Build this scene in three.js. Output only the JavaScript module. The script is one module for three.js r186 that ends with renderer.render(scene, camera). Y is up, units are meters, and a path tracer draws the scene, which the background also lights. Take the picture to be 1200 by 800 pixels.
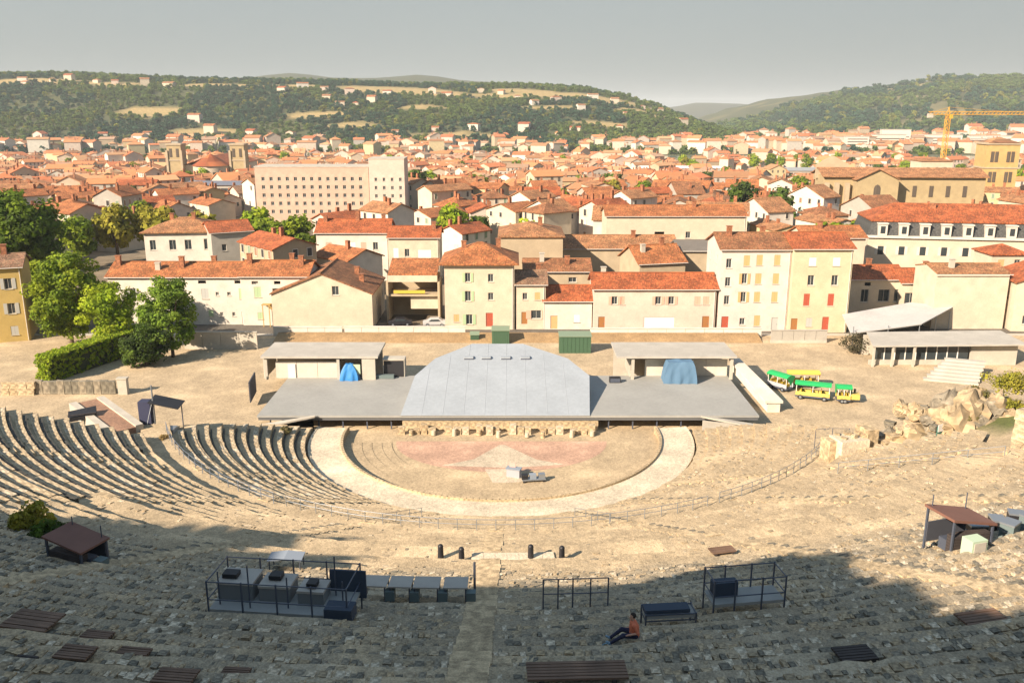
import * as THREE from 'three';
import { mergeGeometries, toCreasedNormals } from 'three/addons/utils/BufferGeometryUtils.js';
import { MarchingCubes } from 'three/addons/objects/MarchingCubes.js';

// ---------------------------------------------------------------- camera, sky, sun, exposure
const scene = new THREE.Scene();
const camera = new THREE.PerspectiveCamera(42.08, 1024 / 682, 0.5, 30000);
camera.position.set(0, 40, 0);
camera.rotation.set(THREE.MathUtils.degToRad(-14.8), 0, 0);
scene.add(camera);
const EXPOSURE = 2.3;
const SUN_AZ = 48, SUN_EL = 30;                       // behind the viewer, to the left, morning height
const rad = THREE.MathUtils.degToRad;
const sunDir = new THREE.Vector3(-Math.sin(rad(SUN_AZ)) * Math.cos(rad(SUN_EL)), Math.sin(rad(SUN_EL)), Math.cos(rad(SUN_AZ)) * Math.cos(rad(SUN_EL)));
const sun = new THREE.DirectionalLight(new THREE.Color(1.0, 0.825, 0.645), 5);
sun.position.copy(sunDir).multiplyScalar(400).add(new THREE.Vector3(0, 0, -120));
sun.target.position.set(0, 0, -120);
sun.castShadow = true; sun.shadow.radius = 0.8;
Object.assign(sun.shadow.camera, { left: -260, right: 260, top: 260, bottom: -260, near: 1, far: 1200 });
sun.shadow.mapSize.set(4096, 4096);
scene.add(sun, sun.target);
{ // hazy summer sky: warm grey at the horizon, greyer blue above
  const W = 128, H = 256, data = new Float32Array(W * H * 4);
  const stops = [[-90, .17, .172, .16], [-1, .195, .203, .190], [0, .198, .206, .193], [3, .192, .205, .197], [6.5, .186, .206, .206], [14, .165, .190, .204], [35, .122, .166, .222], [90, .09, .147, .23]];
  for (let j = 0; j < H; j++) {
    const el = -90 + 180 * (j + .5) / H;
    let k = 0; while (k < stops.length - 2 && el > stops[k + 1][0]) k++;
    const a = stops[k], b = stops[k + 1], t = Math.min(1, Math.max(0, (el - a[0]) / (b[0] - a[0])));
    for (let i = 0; i < W; i++) { // haze scatters forward: the air is brighter toward the sun
      const az = ((i + .5) / W - .5) * 2 * Math.PI, ce = Math.cos(rad(el)), cosg = Math.cos(az) * ce * sunDir.x + Math.sin(rad(el)) * sunDir.y + Math.sin(az) * ce * sunDir.z;
      const glow = (1 + .3 * ((1 + cosg) / 2) ** 3) * (1 + .05 * (Math.sin(az * 3 + el * .11) * .5 + Math.sin(az * 7 - el * .35 + 1) * .3)), o = (j * W + i) * 4;
      for (let c = 0; c < 3; c++) data[o + c] = (a[c + 1] + (b[c + 1] - a[c + 1]) * t) * glow; data[o + 3] = 1;
    }
  }
  const tex = new THREE.DataTexture(data, W, H, THREE.RGBAFormat, THREE.FloatType);
  tex.mapping = THREE.EquirectangularReflectionMapping; tex.magFilter = tex.minFilter = THREE.LinearFilter; tex.needsUpdate = true;
  scene.background = tex; scene.environment = tex;
}
scene.fog = new THREE.FogExp2(new THREE.Color(.58, .63, .66), 0.00010);

// ---------------------------------------------------------------- helpers
function mulberry(a) { return () => { a |= 0; a = a + 0x6D2B79F5 | 0; let t = Math.imul(a ^ a >>> 15, 1 | a); t = t + Math.imul(t ^ t >>> 7, 61 | t) ^ t; return ((t ^ t >>> 14) >>> 0) / 4294967296; }; }
const R = mulberry(20240611);
const rr = (a, b, f = R) => a + (b - a) * f();
const pick = (a, f = R) => a[Math.floor(f() * a.length) % a.length];
const clamp = (x, a = 0, b = 1) => Math.min(b, Math.max(a, x));
const sm = (a, b, x) => { const t = clamp((x - a) / (b - a)); return t * t * (3 - 2 * t); };
const lerp = (a, b, t) => a + (b - a) * t;
function hash2(i, j, s = 0) { let h = Math.imul(i | 0, 374761393) + Math.imul(j | 0, 668265263) + Math.imul(s | 0, 1274126177) | 0; h = Math.imul(h ^ h >>> 13, 1274126177); return ((h ^ h >>> 16) >>> 0) / 4294967296; }
function vnoise(x, y, s = 0, per = 0) {
  const xi = Math.floor(x), yi = Math.floor(y), fx = x - xi, fy = y - yi, u = fx * fx * (3 - 2 * fx), v = fy * fy * (3 - 2 * fy);
  const m = (n) => per ? ((n % per) + per) % per : n;
  const a = hash2(m(xi), m(yi), s), b = hash2(m(xi + 1), m(yi), s), c = hash2(m(xi), m(yi + 1), s), d = hash2(m(xi + 1), m(yi + 1), s);
  return a + (b - a) * u + (c - a) * v + (a - b - c + d) * u * v;
}
function fbm(x, y, o = 4, s = 0, per = 0) { let t = 0, a = .5, n = 0; for (let k = 0; k < o; k++) { t += a * vnoise(x, y, s + k * 7, per); n += a; x *= 2; y *= 2; per *= 2; a *= .5; } return t / n; }
const polyline = (pts) => (x) => { if (x <= pts[0][0]) return pts[0][1]; for (let k = 1; k < pts.length; k++) if (x <= pts[k][0]) { const [a, b] = pts[k - 1], [c, d] = pts[k]; const t = (x - a) / (c - a); return b + (d - b) * (t * t * (3 - 2 * t)); } return pts[pts.length - 1][1]; };

const used = new Map();
function numbered(n) { const k = used.get(n) || 0; used.set(n, k + 1); return k ? `${n}_${String(k).padStart(3, '0')}` : n; }
function sh(o) { o.castShadow = true; o.receiveShadow = true; return o; }
function tag(o, label, category, group) { o.userData.label = label; o.userData.category = category; if (group) o.userData.group = group; return o; }
function thing(name, label, category, x = 0, y = 0, z = 0, turn = 0, group) { const g = new THREE.Group(); g.name = numbered(name); g.position.set(x, y, z); g.rotation.y = turn; scene.add(g); return tag(g, label, category, group); }
function part(name, geo, mat, parent, x = 0, y = 0, z = 0, turn = 0) { const m = sh(new THREE.Mesh(Array.isArray(geo) ? merge(geo) : geo, mat)); m.name = parent === scene ? numbered(name) : name; m.position.set(x, y, z); m.rotation.y = turn; parent.add(m); return m; }
function struct(name, geo, mat) { const m = part(name, geo, mat, scene); m.userData.kind = 'structure'; return m; }
function copyOf(o, label) { const c = o.clone(); c.name = numbered(o.name.replace(/_\d{3}$/, '')); if (label) c.userData = { ...o.userData, label }; scene.add(c); return c; }
function merge(list) { const l = list.map(g => { const n = g.index ? g.toNonIndexed() : g; for (const k of Object.keys(n.attributes)) if (!['position', 'normal', 'uv', 'color'].includes(k)) n.deleteAttribute(k); return n; }); const col = l.every(g => g.attributes.color); if (!col) l.forEach(g => g.deleteAttribute('color')); return l.length === 1 ? l[0] : mergeGeometries(l); }
// box by centre-bottom: uv in metres
function box(w, h, d, x = 0, y = 0, z = 0, turn = 0) {
  const g = new THREE.BoxGeometry(w, h, d), uv = g.attributes.uv, s = [[d, h], [d, h], [w, d], [w, d], [w, h], [w, h]];
  for (let f = 0; f < 6; f++) for (let k = 0; k < 4; k++) { const i = f * 4 + k; uv.setXY(i, uv.getX(i) * s[f][0] + x * .37, uv.getY(i) * s[f][1] + z * .21); }
  if (turn) g.rotateY(turn); g.translate(x, y + h / 2, z); return g.toNonIndexed();
}
function bar(a, b, r, n = 6) { const A = new THREE.Vector3(...a), B = new THREE.Vector3(...b), v = B.clone().sub(A), g = new THREE.CylinderGeometry(r, r, v.length(), n); g.applyQuaternion(new THREE.Quaternion().setFromUnitVectors(new THREE.Vector3(0, 1, 0), v.normalize())); g.translate((A.x + B.x) / 2, (A.y + B.y) / 2, (A.z + B.z) / 2); return g.toNonIndexed(); }
function cone(a, b, r1, r2, n = 8) { const A = new THREE.Vector3(...a), B = new THREE.Vector3(...b), v = B.clone().sub(A), g = new THREE.CylinderGeometry(r2, r1, v.length(), n, 2); g.applyQuaternion(new THREE.Quaternion().setFromUnitVectors(new THREE.Vector3(0, 1, 0), v.normalize())); g.translate((A.x + B.x) / 2, (A.y + B.y) / 2, (A.z + B.z) / 2); return g.toNonIndexed(); }
// faces: convex polygons seen from above (any winding), each made a slab of vertical thickness t; uv runs along the first edge and up the slope
function slabs(faces, t) {
  const P = [], U = [];
  const tri = (a, b, c, ua, ub, uc) => { P.push(...a, ...b, ...c); U.push(...ua, ...ub, ...uc); };
  for (let f of faces) {
    f = f.map(p => new THREE.Vector3(...p));
    const n = new THREE.Vector3(); for (let k = 1; k < f.length - 1; k++) n.add(f[k].clone().sub(f[0]).cross(f[k + 1].clone().sub(f[0])));
    if (n.y < 0) { f = [f[1], f[0], ...f.slice(2).reverse()]; n.negate(); } n.normalize();
    const e = f[1].clone().sub(f[0]).normalize(), v = n.clone().cross(e);
    const uv = f.map(p => { const q = p.clone().sub(f[0]); return [q.dot(e) + f[0].x * .3, q.dot(v)]; });
    const lo = f.map(p => p.clone().setY(p.y - t)), A = p => p.toArray();
    for (let k = 1; k < f.length - 1; k++) { tri(A(f[0]), A(f[k]), A(f[k + 1]), uv[0], uv[k], uv[k + 1]); tri(A(lo[0]), A(lo[k + 1]), A(lo[k]), uv[0], uv[k + 1], uv[k]); }
    for (let k = 0; k < f.length; k++) { const j = (k + 1) % f.length, L = f[k].distanceTo(f[j]); tri(A(lo[k]), A(lo[j]), A(f[j]), [0, 0], [L, 0], [L, t]); tri(A(lo[k]), A(f[j]), A(f[k]), [0, 0], [L, t], [0, t]); }
  }
  const g = new THREE.BufferGeometry(); g.setAttribute('position', new THREE.Float32BufferAttribute(P, 3)); g.setAttribute('uv', new THREE.Float32BufferAttribute(U, 2)); g.computeVertexNormals(); return g;
}
function paint(g, c, jit = 0, f = R) { const n = g.attributes.position.count, a = new Float32Array(n * 3), k = 1 + (f() - .5) * jit; for (let i = 0; i < n; i++) { a[i * 3] = c[0] * k; a[i * 3 + 1] = c[1] * k; a[i * 3 + 2] = c[2] * k; } g.setAttribute('color', new THREE.BufferAttribute(a, 3)); return g; }
function extrude(pts, t, holes = []) { const s = new THREE.Shape(pts.map(p => new THREE.Vector2(...p))); for (const h of holes) s.holes.push(new THREE.Path(h.map(p => new THREE.Vector2(...p)))); return new THREE.ExtrudeGeometry(s, { depth: t, bevelEnabled: false }); }

// ---------------------------------------------------------------- textures and materials
function dataTex(N, fn, srgb = true, rep = 1) {
  const d = new Uint8Array(N * N * 4);
  for (let j = 0; j < N; j++) for (let i = 0; i < N; i++) { const c = fn(i / N, j / N, i, j), o = (j * N + i) * 4; d[o] = clamp(c[0]) * 255; d[o + 1] = clamp(c[1]) * 255; d[o + 2] = clamp(c[2]) * 255; d[o + 3] = 255; }
  const t = new THREE.DataTexture(d, N, N); t.wrapS = t.wrapT = THREE.RepeatWrapping; t.magFilter = THREE.LinearFilter; t.minFilter = THREE.LinearMipmapLinearFilter; t.generateMipmaps = true; t.repeat.set(rep, rep); if (srgb) t.colorSpace = THREE.SRGBColorSpace; t.needsUpdate = true; return t;
}
const gray = v => [v, v, v];
const texStucco = dataTex(512, (u, v) => { const a = fbm(u * 6, v * 6, 5, 3, 6), b = fbm(u * 60, v * 60, 2, 9, 60); const s = .93 + (a - .5) * .13 + (b - .5) * .06; return [s, s * .993, s * .975]; }, true, 1 / 9);
const texGravel = dataTex(1024, (u, v) => { const a = fbm(u * 5, v * 5, 4, 21, 5), b = fbm(u * 70, v * 70, 3, 25, 70), c = vnoise(u * 300, v * 300, 4, 300); const s = .86 + (a - .5) * .3 + (b - .5) * .22 + (c - .5) * .2; return [s, s * .985, s * .955]; }, true, 1 / 14);
const bumpGravel = dataTex(512, (u, v) => gray(.5 * fbm(u * 60, v * 60, 3, 25, 60) + .5 * vnoise(u * 200, v * 200, 4, 200)), false, 1 / 6);
const COLS = 64, ROWS = 36;
const texTile = dataTex(1024, (u, v) => { const c = Math.floor(u * COLS), r = Math.floor(v * ROWS + hash2(c, 0, 5) * .3), q = u * COLS % 1; const p = fbm(u * 7, v * 7, 4, 51, 7), h = hash2(c, r, 8); let s = .78 + (h - .5) * .3 + (p - .5) * .42; const hue = (hash2(c, r, 12) - .5) * .1; if (q < .16) s *= .8; const lich = sm(.58, .72, fbm(u * 9, v * 9, 4, 77, 9)) * .35; return [lerp(s * (1 + hue * .3), .5, lich), lerp(s * (.95 - hue), .47, lich), lerp(s * (.92 - hue), .42, lich)]; }, true, 1 / 12.8);
const bumpTile = dataTex(512, (u, v) => { const q = (u * 32) % 1, w = (v * 18) % 1; return gray(.75 * Math.sqrt(Math.max(0, 1 - (2 * q - 1) ** 2)) + .25 * w); }, false, 1 / 6.4);
const texWood = dataTex(256, (u, v) => { const g = fbm(u * 4, v * 50, 3, 31, 4), s = .8 + (g - .5) * .5; return [s, s * .96, s * .92]; }, true, 1 / 2);
const texMetal = dataTex(512, (u, v) => { const a = fbm(u * 4, v * 4, 5, 61, 4), b = fbm(u * 40, v * 40, 2, 66, 40); return gray(.92 + (a - .5) * .09 + (b - .5) * .06); }, true, 1 / 12);
const texStone = dataTex(512, (u, v) => { const a = fbm(u * 8, v * 8, 5, 81, 8), b = fbm(u * 50, v * 50, 2, 86, 50); const s = .84 + (a - .5) * .5 + (b - .5) * .25; return [s, s * .98, s * .94]; }, true, 1 / 2.2);
const cache = new Map();
function M(key, make) { if (!cache.has(key)) { const m = make(); m.name = key; cache.set(key, m); } return cache.get(key); }
const C = (r, g, b) => new THREE.Color().setRGB(r, g, b);
const std = (c, o = {}) => new THREE.MeshStandardMaterial({ color: C(...c), roughness: .9, ...o });
const wallM = (n, c) => M('wall_' + n, () => std(c, { map: texStucco, roughness: .95 }));
const WALL = { cream: wallM('cream', [.61, .53, .42]), white: wallM('white', [.65, .61, .55]), pink: wallM('pink', [.63, .52, .45]), tan: wallM('tan', [.45, .37, .26]), yellow: wallM('yellow', [.58, .47, .28]), grey: wallM('grey', [.42, .40, .36]), ochre: wallM('ochre', [.50, .37, .13]), stone: wallM('stone', [.42, .33, .19]) };
const roofM = (n, c) => M('roof_' + n, () => std(c, { map: texTile, bumpMap: bumpTile, bumpScale: .05, roughness: .9 }));
const ROOF = { orange: roofM('orange', [.64, .265, .10]), red: roofM('red', [.62, .195, .07]), brown: roofM('brown', [.48, .235, .11]), pale: roofM('pale', [.62, .33, .155]), dull: roofM('dull', [.44, .285, .18]), grey: M('roof_grey', () => std([.17, .155, .14], { map: texStucco })) };
const glass = M('glass', () => std([.035, .045, .05], { roughness: .12 }));
const paintM = (n, c, r = .55) => M('paint_' + n, () => std(c, { roughness: r }));
const white = paintM('white', [.72, .70, .66]), steel = M('steel', () => std([.30, .33, .36], { metalness: .6, roughness: .45 })), darkSteel = M('dark_steel', () => std([.085, .10, .135], { metalness: .3, roughness: .5 })), blackM = paintM('black', [.015, .015, .018]);
const sand = M('sand', () => std([.62, .50, .34], { map: texGravel, bumpMap: bumpGravel, bumpScale: .03, roughness: 1 }));
const paleStone = M('pale_stone', () => std([.80, .71, .56], { map: texGravel, roughness: .95 }));
const sandStone = M('sand_stone', () => std([.60, .485, .325], { map: texStone, roughness: .95 }));
const greyDeck = M('grey_deck', () => std([.36, .36, .335], { map: texMetal, roughness: .75 }));
const zinc = M('zinc', () => std([.44, .48, .51], { map: texMetal, roughness: .5, metalness: .15 }));
const concrete = M('concrete', () => std([.50, .47, .41], { map: texStucco, roughness: .95 }));
const brownWood = M('brown_wood', () => std([.24, .16, .115], { map: texWood, roughness: .8 }));
const darkWood = M('dark_wood', () => std([.07, .06, .06], { map: texWood, roughness: .8 }));
const barkM = M('bark', () => std([.14, .10, .07], { map: texStone, roughness: 1 }));
const leafM = (n) => M('leaf_' + n, () => new THREE.MeshPhysicalMaterial({ color: 0xffffff, vertexColors: true, roughness: 1, specularIntensity: .2, transmission: .4, thickness: 0, side: THREE.DoubleSide }));

// ---------------------------------------------------------------- ground, river, hills
const townY = (z) => -18 * sm(210, 760, -z);                       // the old town steps down to the river
const CX = -1.3, CZ = -104, RS = 2;                                        // centre of the orchestra
const polar = (x, z) => [Math.hypot(x - CX, z - CZ) + RS, Math.atan2(x - CX, z - CZ) * 180 / Math.PI];
const at = (r, phi, y = 0) => new THREE.Vector3(CX + (r - RS) * Math.sin(rad(phi)), y, CZ + (r - RS) * Math.cos(rad(phi)));
const seatY = (r) => Math.max(0, .4 * (r - 24));
function gridGeo(xs, zs, fy, col) {
  const P = [], U = [], I = [], K = [];
  for (const z of zs) for (const x of xs) { const y = fy(x, z); P.push(x, y, z); U.push(x, z); if (col) K.push(...col(x, z, y)); }
  const n = xs.length; for (let j = 0; j < zs.length - 1; j++) for (let i = 0; i < n - 1; i++) { const a = j * n + i; I.push(a, a + n, a + 1, a + 1, a + n, a + n + 1); }
  const g = new THREE.BufferGeometry(); g.setAttribute('position', new THREE.Float32BufferAttribute(P, 3)); g.setAttribute('uv', new THREE.Float32BufferAttribute(U, 2)); if (col) g.setAttribute('color', new THREE.Float32BufferAttribute(K, 3)); g.setIndex(I); g.computeVertexNormals();
  if (g.attributes.normal.getY(Math.floor(P.length / 6)) < 0) { g.index.array.reverse(); g.computeVertexNormals(); } return g;
}
const range = (a, b, s) => { const o = []; for (let x = a; x < b - 1e-6; x += s) o.push(x); o.push(b); return o; };
{
  const xs = [-9000, -5000, -2500, ...range(-1400, 1400, 70), 2500, 5000, 9000], zs = [-14000, -9000, -5000, -3000, ...range(-2000, -1150, 85), -1135, -1120, ...range(-1000, -170, 30), -160, 600];
  struct('ground', gridGeo(xs, zs, (x, z) => (z > -180 ? -.12 : townY(z) - .12) - (z < -995 && z > -1135 ? 2.4 : 0), (x, z) => { const f = fbm(x / 260 + 9, z / 260, 4, 5); const k = sm(-900, -1200, z); return [lerp(.26, lerp(.07, .22, f), k), lerp(.21, lerp(.10, .19, f), k), lerp(.145, lerp(.035, .08, f), k)]; }), M('ground_mat', () => std([1, 1, 1], { vertexColors: true, map: texGravel, roughness: 1 })));
  struct('river', gridGeo(range(-1600, 1600, 200), [-1130, -1000], () => -18.7), M('water', () => std([.13, .17, .15], { roughness: .12 })));
}
// hill beyond the river
const ridgeA = polyline([[-1700, 97], [-1225, 108], [-1050, 108], [-875, 103], [-700, 98], [-526, 95], [-350, 95], [-210, 91], [-70, 88], [35, 86], [140, 83], [246, 69], [317, 52], [380, 31], [430, 14], [500, -8], [600, -22]]);
const riseA = (z) => { const d = -z; return d < 1290 ? 0 : d < 1900 ? Math.pow(sm(1270, 1930, d), .75) : 1 - .12 * sm(1900, 2600, d); };
const hillA = (x, z) => { const f = riseA(z); const k = lerp(.75, 1, sm(0, 1, f)); const n = (fbm(x / 240 + 3, z / 240, 4, 11) - .5); return -18 + ((ridgeA(x * lerp(1.3, 1.12, f)) - 7) * k + 18) * f + n * 34 * f * (1 - .75 * f); };
const fields = [[-235, -1760, 120, 60], [-150, -1730, 90, 34], [-420, -1780, 60, 40], [100, -1750, 130, 45], [-10, -1720, 50, 34], [20, -1790, 80, 30], [190, -1740, 80, 40], [-330, -1540, 60, 30], [-255, -1470, 50, 24], [-480, -1430, 60, 30], [230, -1640, 50, 34], [-900, -1770, 150, 34], [-1080, -1560, 70, 44], [70, -1620, 60, 26], [-560, -1780, 80, 30], [-760, -1760, 60, 30], [-620, -1560, 60, 34], [-1000, -1700, 60, 26], [-150, -1600, 40, 24], [-90, -1400, 80, 24], [150, -1500, 60, 22]];
const fieldAt = (x, z) => { let m = 0; for (const [a, b, w, d] of fields) { const q = ((x - a) / w) ** 2 + ((z - b) / d) ** 2; m = Math.max(m, 1 - sm(.55, 1.1, q + (fbm(x / 40, z / 40, 3, 2) - .5) * .9)); } return m; };
const earthMap = M('hill_mat', () => std([1, 1, 1], { vertexColors: true, map: texGravel, roughness: 1 }));
struct('hill', gridGeo(range(-1900, 700, 26), [...range(-2700, -1960, 120), ...range(-1950, -1140, 22)], hillA, (x, z) => { const f = fieldAt(x, z), n = fbm(x / 60, z / 60, 4, 8); return [lerp(lerp(.06, .12, n), .50, f), lerp(lerp(.08, .13, n), .38, f), lerp(.035, .17, f)]; }), earthMap);
const ridgeC = polyline([[560, -30], [731, -5], [782, 13], [884, 46], [1037, 81], [1139, 93], [1253, 108], [1290, 118], [1550, 120], [1900, 121], [2600, 118]]);
const hillC = (x, z) => { const f = Math.pow(sm(1750, 2820, -z), .9) * (1 - .1 * sm(2820, 3600, -z)); return -18 + (ridgeC(x * lerp(1.18, 1, f)) + 18) * f + (fbm(x / 300, z / 300, 4, 17) - .5) * 40 * f * (1 - .8 * f); };
const fieldC = (x, z) => Math.max(1 - sm(.5, 1, ((x - 1180) / 130) ** 2 + ((z + 2760) / 70) ** 2), .8 * sm(.6, .75, fbm(x / 150, z / 110, 4, 91)) * (x < 1150 ? 1 : .25));
struct('far_hill', gridGeo(range(400, 2700, 40), range(-3600, -1700, 40), hillC, (x, z) => { const f = fieldC(x, z), n = fbm(x / 70, z / 70, 4, 8); return [lerp(lerp(.06, .11, n), .32, f), lerp(lerp(.08, .12, n), .27, f), lerp(.035, .12, f)]; }), earthMap);
const ridgeB = polyline([[-2600, 150], [-1400, 140], [-1033, 146], [-838, 164], [-645, 146], [-516, 146], [-354, 158], [-129, 133], [129, 124], [230, 108], [330, 70], [430, 30], [600, -10], [900, -30]]);
struct('distant_hill', gridGeo(range(-3000, 1000, 80), range(-4300, -2700, 80), (x, z) => -25 + (ridgeB(x * 3500 / -z) + 25) * sm(2700, 3500, -z), (x, z) => { const n = fbm(x / 120, z / 120, 4, 33); return [lerp(.05, .11, n), lerp(.075, .12, n), .045]; }), earthMap);
const ridgeD = polyline([[400, 20], [1004, 34], [1226, 68], [1449, 62], [1673, 46], [1897, 42], [3000, 60]]);
struct('distant_ridge', gridGeo(range(200, 3400, 100), range(-7000, -5000, 100), (x, z) => -25 + (ridgeD(x * 6000 / -z) + 25) * sm(5000, 6000, -z), (x, z) => { const n = fbm(x / 200, z / 200, 4, 39); return [lerp(.06, .13, n), lerp(.08, .13, n), .05]; }), earthMap);

// ---------------------------------------------------------------- foliage
// leaves are small folded quads gathered in clumps through the crown's volume
function leafCloud(seed, clumps, per, size, shape, cols, clumpR) {
  const f = mulberry(seed), P = [], N = [], K = [], U = [], v = new THREE.Vector3(), n = new THREE.Vector3(), a = new THREE.Vector3(), b = new THREE.Vector3();
  for (let c = 0; c < clumps; c++) {
    const [cx, cy, cz, cr0] = shape(f), cr = clumpR * rr(.7, 1.25, f) * (cr0 || 1), base = pick(cols, f), kk = rr(.8, 1.2, f);
    for (let q = 0; q < per; q++) {
      n.set(rr(-1, 1, f), rr(-1, 1, f), rr(-1, 1, f)).normalize(); const rad0 = cr * Math.pow(f(), .4);
      v.set(cx + n.x * rad0, cy + n.y * rad0 * .8, cz + n.z * rad0);
      n.x += rr(-.8, .8, f); n.y += rr(-.3, 1, f); n.z += rr(-.8, .8, f); n.normalize();
      a.set(rr(-1, 1, f), rr(-1, 1, f), rr(-1, 1, f)).cross(n).normalize(); b.crossVectors(n, a);
      const s = size * rr(.6, 1.3, f), t = s * rr(.45, .8, f), k = kk * rr(.75, 1.25, f), h = rr(-.15, .15, f) * s;
      const p = [[-s, 0, 0], [0, -t, h], [s, 0, 0], [0, t, h]].map(([i, j, l]) => [v.x + a.x * i + b.x * j + n.x * l, v.y + a.y * i + b.y * j + n.y * l, v.z + a.z * i + b.z * j + n.z * l]);
      for (const i of [0, 1, 2, 0, 2, 3]) { P.push(...p[i]); N.push(n.x, n.y, n.z); U.push(0, 0); K.push(base[0] * k, base[1] * k, base[2] * k); }
    }
  }
  const g = new THREE.BufferGeometry(); g.setAttribute('position', new THREE.Float32BufferAttribute(P, 3)); g.setAttribute('normal', new THREE.Float32BufferAttribute(N, 3)); g.setAttribute('uv', new THREE.Float32BufferAttribute(U, 2)); g.setAttribute('color', new THREE.Float32BufferAttribute(K, 3)); return g;
}
const ball = (rx, ry, cy, lo = .35) => (f) => { let x, y, z, l; do { x = rr(-1, 1, f); y = rr(-1, 1, f); z = rr(-1, 1, f); l = Math.hypot(x, y, z); } while (l > 1 || l < lo); return [x * rx, cy + y * ry, z * rx]; };
const GREEN = [[.19, .26, .018], [.24, .30, .02], [.13, .20, .016]], BRIGHT = [[.27, .36, .02], [.22, .32, .018], [.32, .39, .025]], DARK = [[.07, .12, .018], [.10, .155, .022], [.055, .09, .018]], OLIVE = [[.31, .29, .035], [.25, .25, .03], [.35, .31, .045]];
function trunkGeo(h, r, rx, ry, cy, seed) { const f = mulberry(seed), l = [cone([0, 0, 0], [rr(-.2, .2, f), h, rr(-.2, .2, f)], r, r * .6)]; for (let k = 0; k < 7; k++) { const t = f() * 6.28, q = rr(.4, .8, f); l.push(cone([0, h * rr(.75, 1, f), 0], [Math.cos(t) * rx * q, cy + rr(-.3, .6, f) * ry, Math.sin(t) * rx * q], r * .42, r * .1, 6)); } return merge(l); }
function tree(name, label, x, y, z, o) {
  const t = thing(name, label, 'tree', x, y, z, o.turn || 0, o.group);
  part('trunk', trunkGeo(o.h, o.r, o.rx, o.ry, o.cy, o.seed), barkM, t);
  part('crown', leafCloud(o.seed, o.clumps, o.per, o.leaf, ball(o.rx - o.cr * .6, o.ry - o.cr * .5, o.cy), o.cols, o.cr), leafM('crown'), t);
  return t;
}
// woods on the hills: one mass each
function wood(name, label, count, spot, geo) {
  const im = new THREE.InstancedMesh(geo, leafM('crown'), count), m = new THREE.Matrix4(), q = new THREE.Quaternion(), c = new THREE.Color(), up = new THREE.Vector3(0, 1, 0);
  const f = mulberry(name.length * 977 + count); let n = 0, guard = 0;
  while (n < count && guard++ < count * 12) { const s = spot(f); if (!s) continue; const [x, y, z, k, col] = s; q.setFromAxisAngle(up, f() * 6.28); m.compose(new THREE.Vector3(x, y, z), q, new THREE.Vector3(k, k * rr(.75, 1.25, f), k)); im.setMatrixAt(n, m); im.setColorAt(n, c.setRGB(...col)); n++; }
  im.count = n; im.name = name; sh(im); im.userData = { label, category: 'wood', kind: 'stuff' }; scene.add(im);
}
const clumpGeo = leafCloud(71, 9, 16, 1.5, ball(4.2, 3.4, 4, .2), [[1, 1, 1], [.8, .85, .8], [1.15, 1.1, 1]], 2.4);
{
  const hue = (f, x, z) => { const n = fbm(x / 130, z / 130, 3, 44), d = f(); const k = rr(.75, 1.2, f); return d < .07 ? [.22 * k, .23 * k, .045 * k] : n > .50 ? [.115 * k, .17 * k, .04 * k] : [.042 * k, .10 * k, .056 * k]; };
  wood('hillside_wood', 'dense green wood covering the hill beyond the river', 19000, (f) => { const x = rr(-1750, 560, f), z = rr(-1990, -1160, f); if (fieldAt(x, z) > .35 || f() < .5 * sm(.52, .66, fbm(x / 90, z / 70, 3, 64))) return; const y = hillA(x, z); if (y < -14 && f() < .75) return; return [x, y - 1, z, rr(.5, 1.15, f), hue(f, x, z)]; }, clumpGeo);
  wood('far_hillside_wood', 'dark wood on the hazy hill far behind the crane', 6000, (f) => { const x = rr(520, 2500, f), z = rr(-2880, -1750, f); if (fieldC(x, z) > .4) return; return [x, hillC(x, z) - 1, z, rr(1.2, 2.2, f), hue(f, x, z)]; }, clumpGeo);
  wood('valley_wood', 'green belt of trees on the flat ground at the foot of the hills', 3600, (f) => { const x = rr(-1300, 1500, f), z = rr(-1780, -1140, f); if (x < 480 && z < -1420) return; if (fbm(x / 120, z / 120, 3, 23) < .47) return; return [x, townY(z) - 1, z, rr(.7, 1.25, f), hue(f, x, z)]; }, clumpGeo);
}

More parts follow.
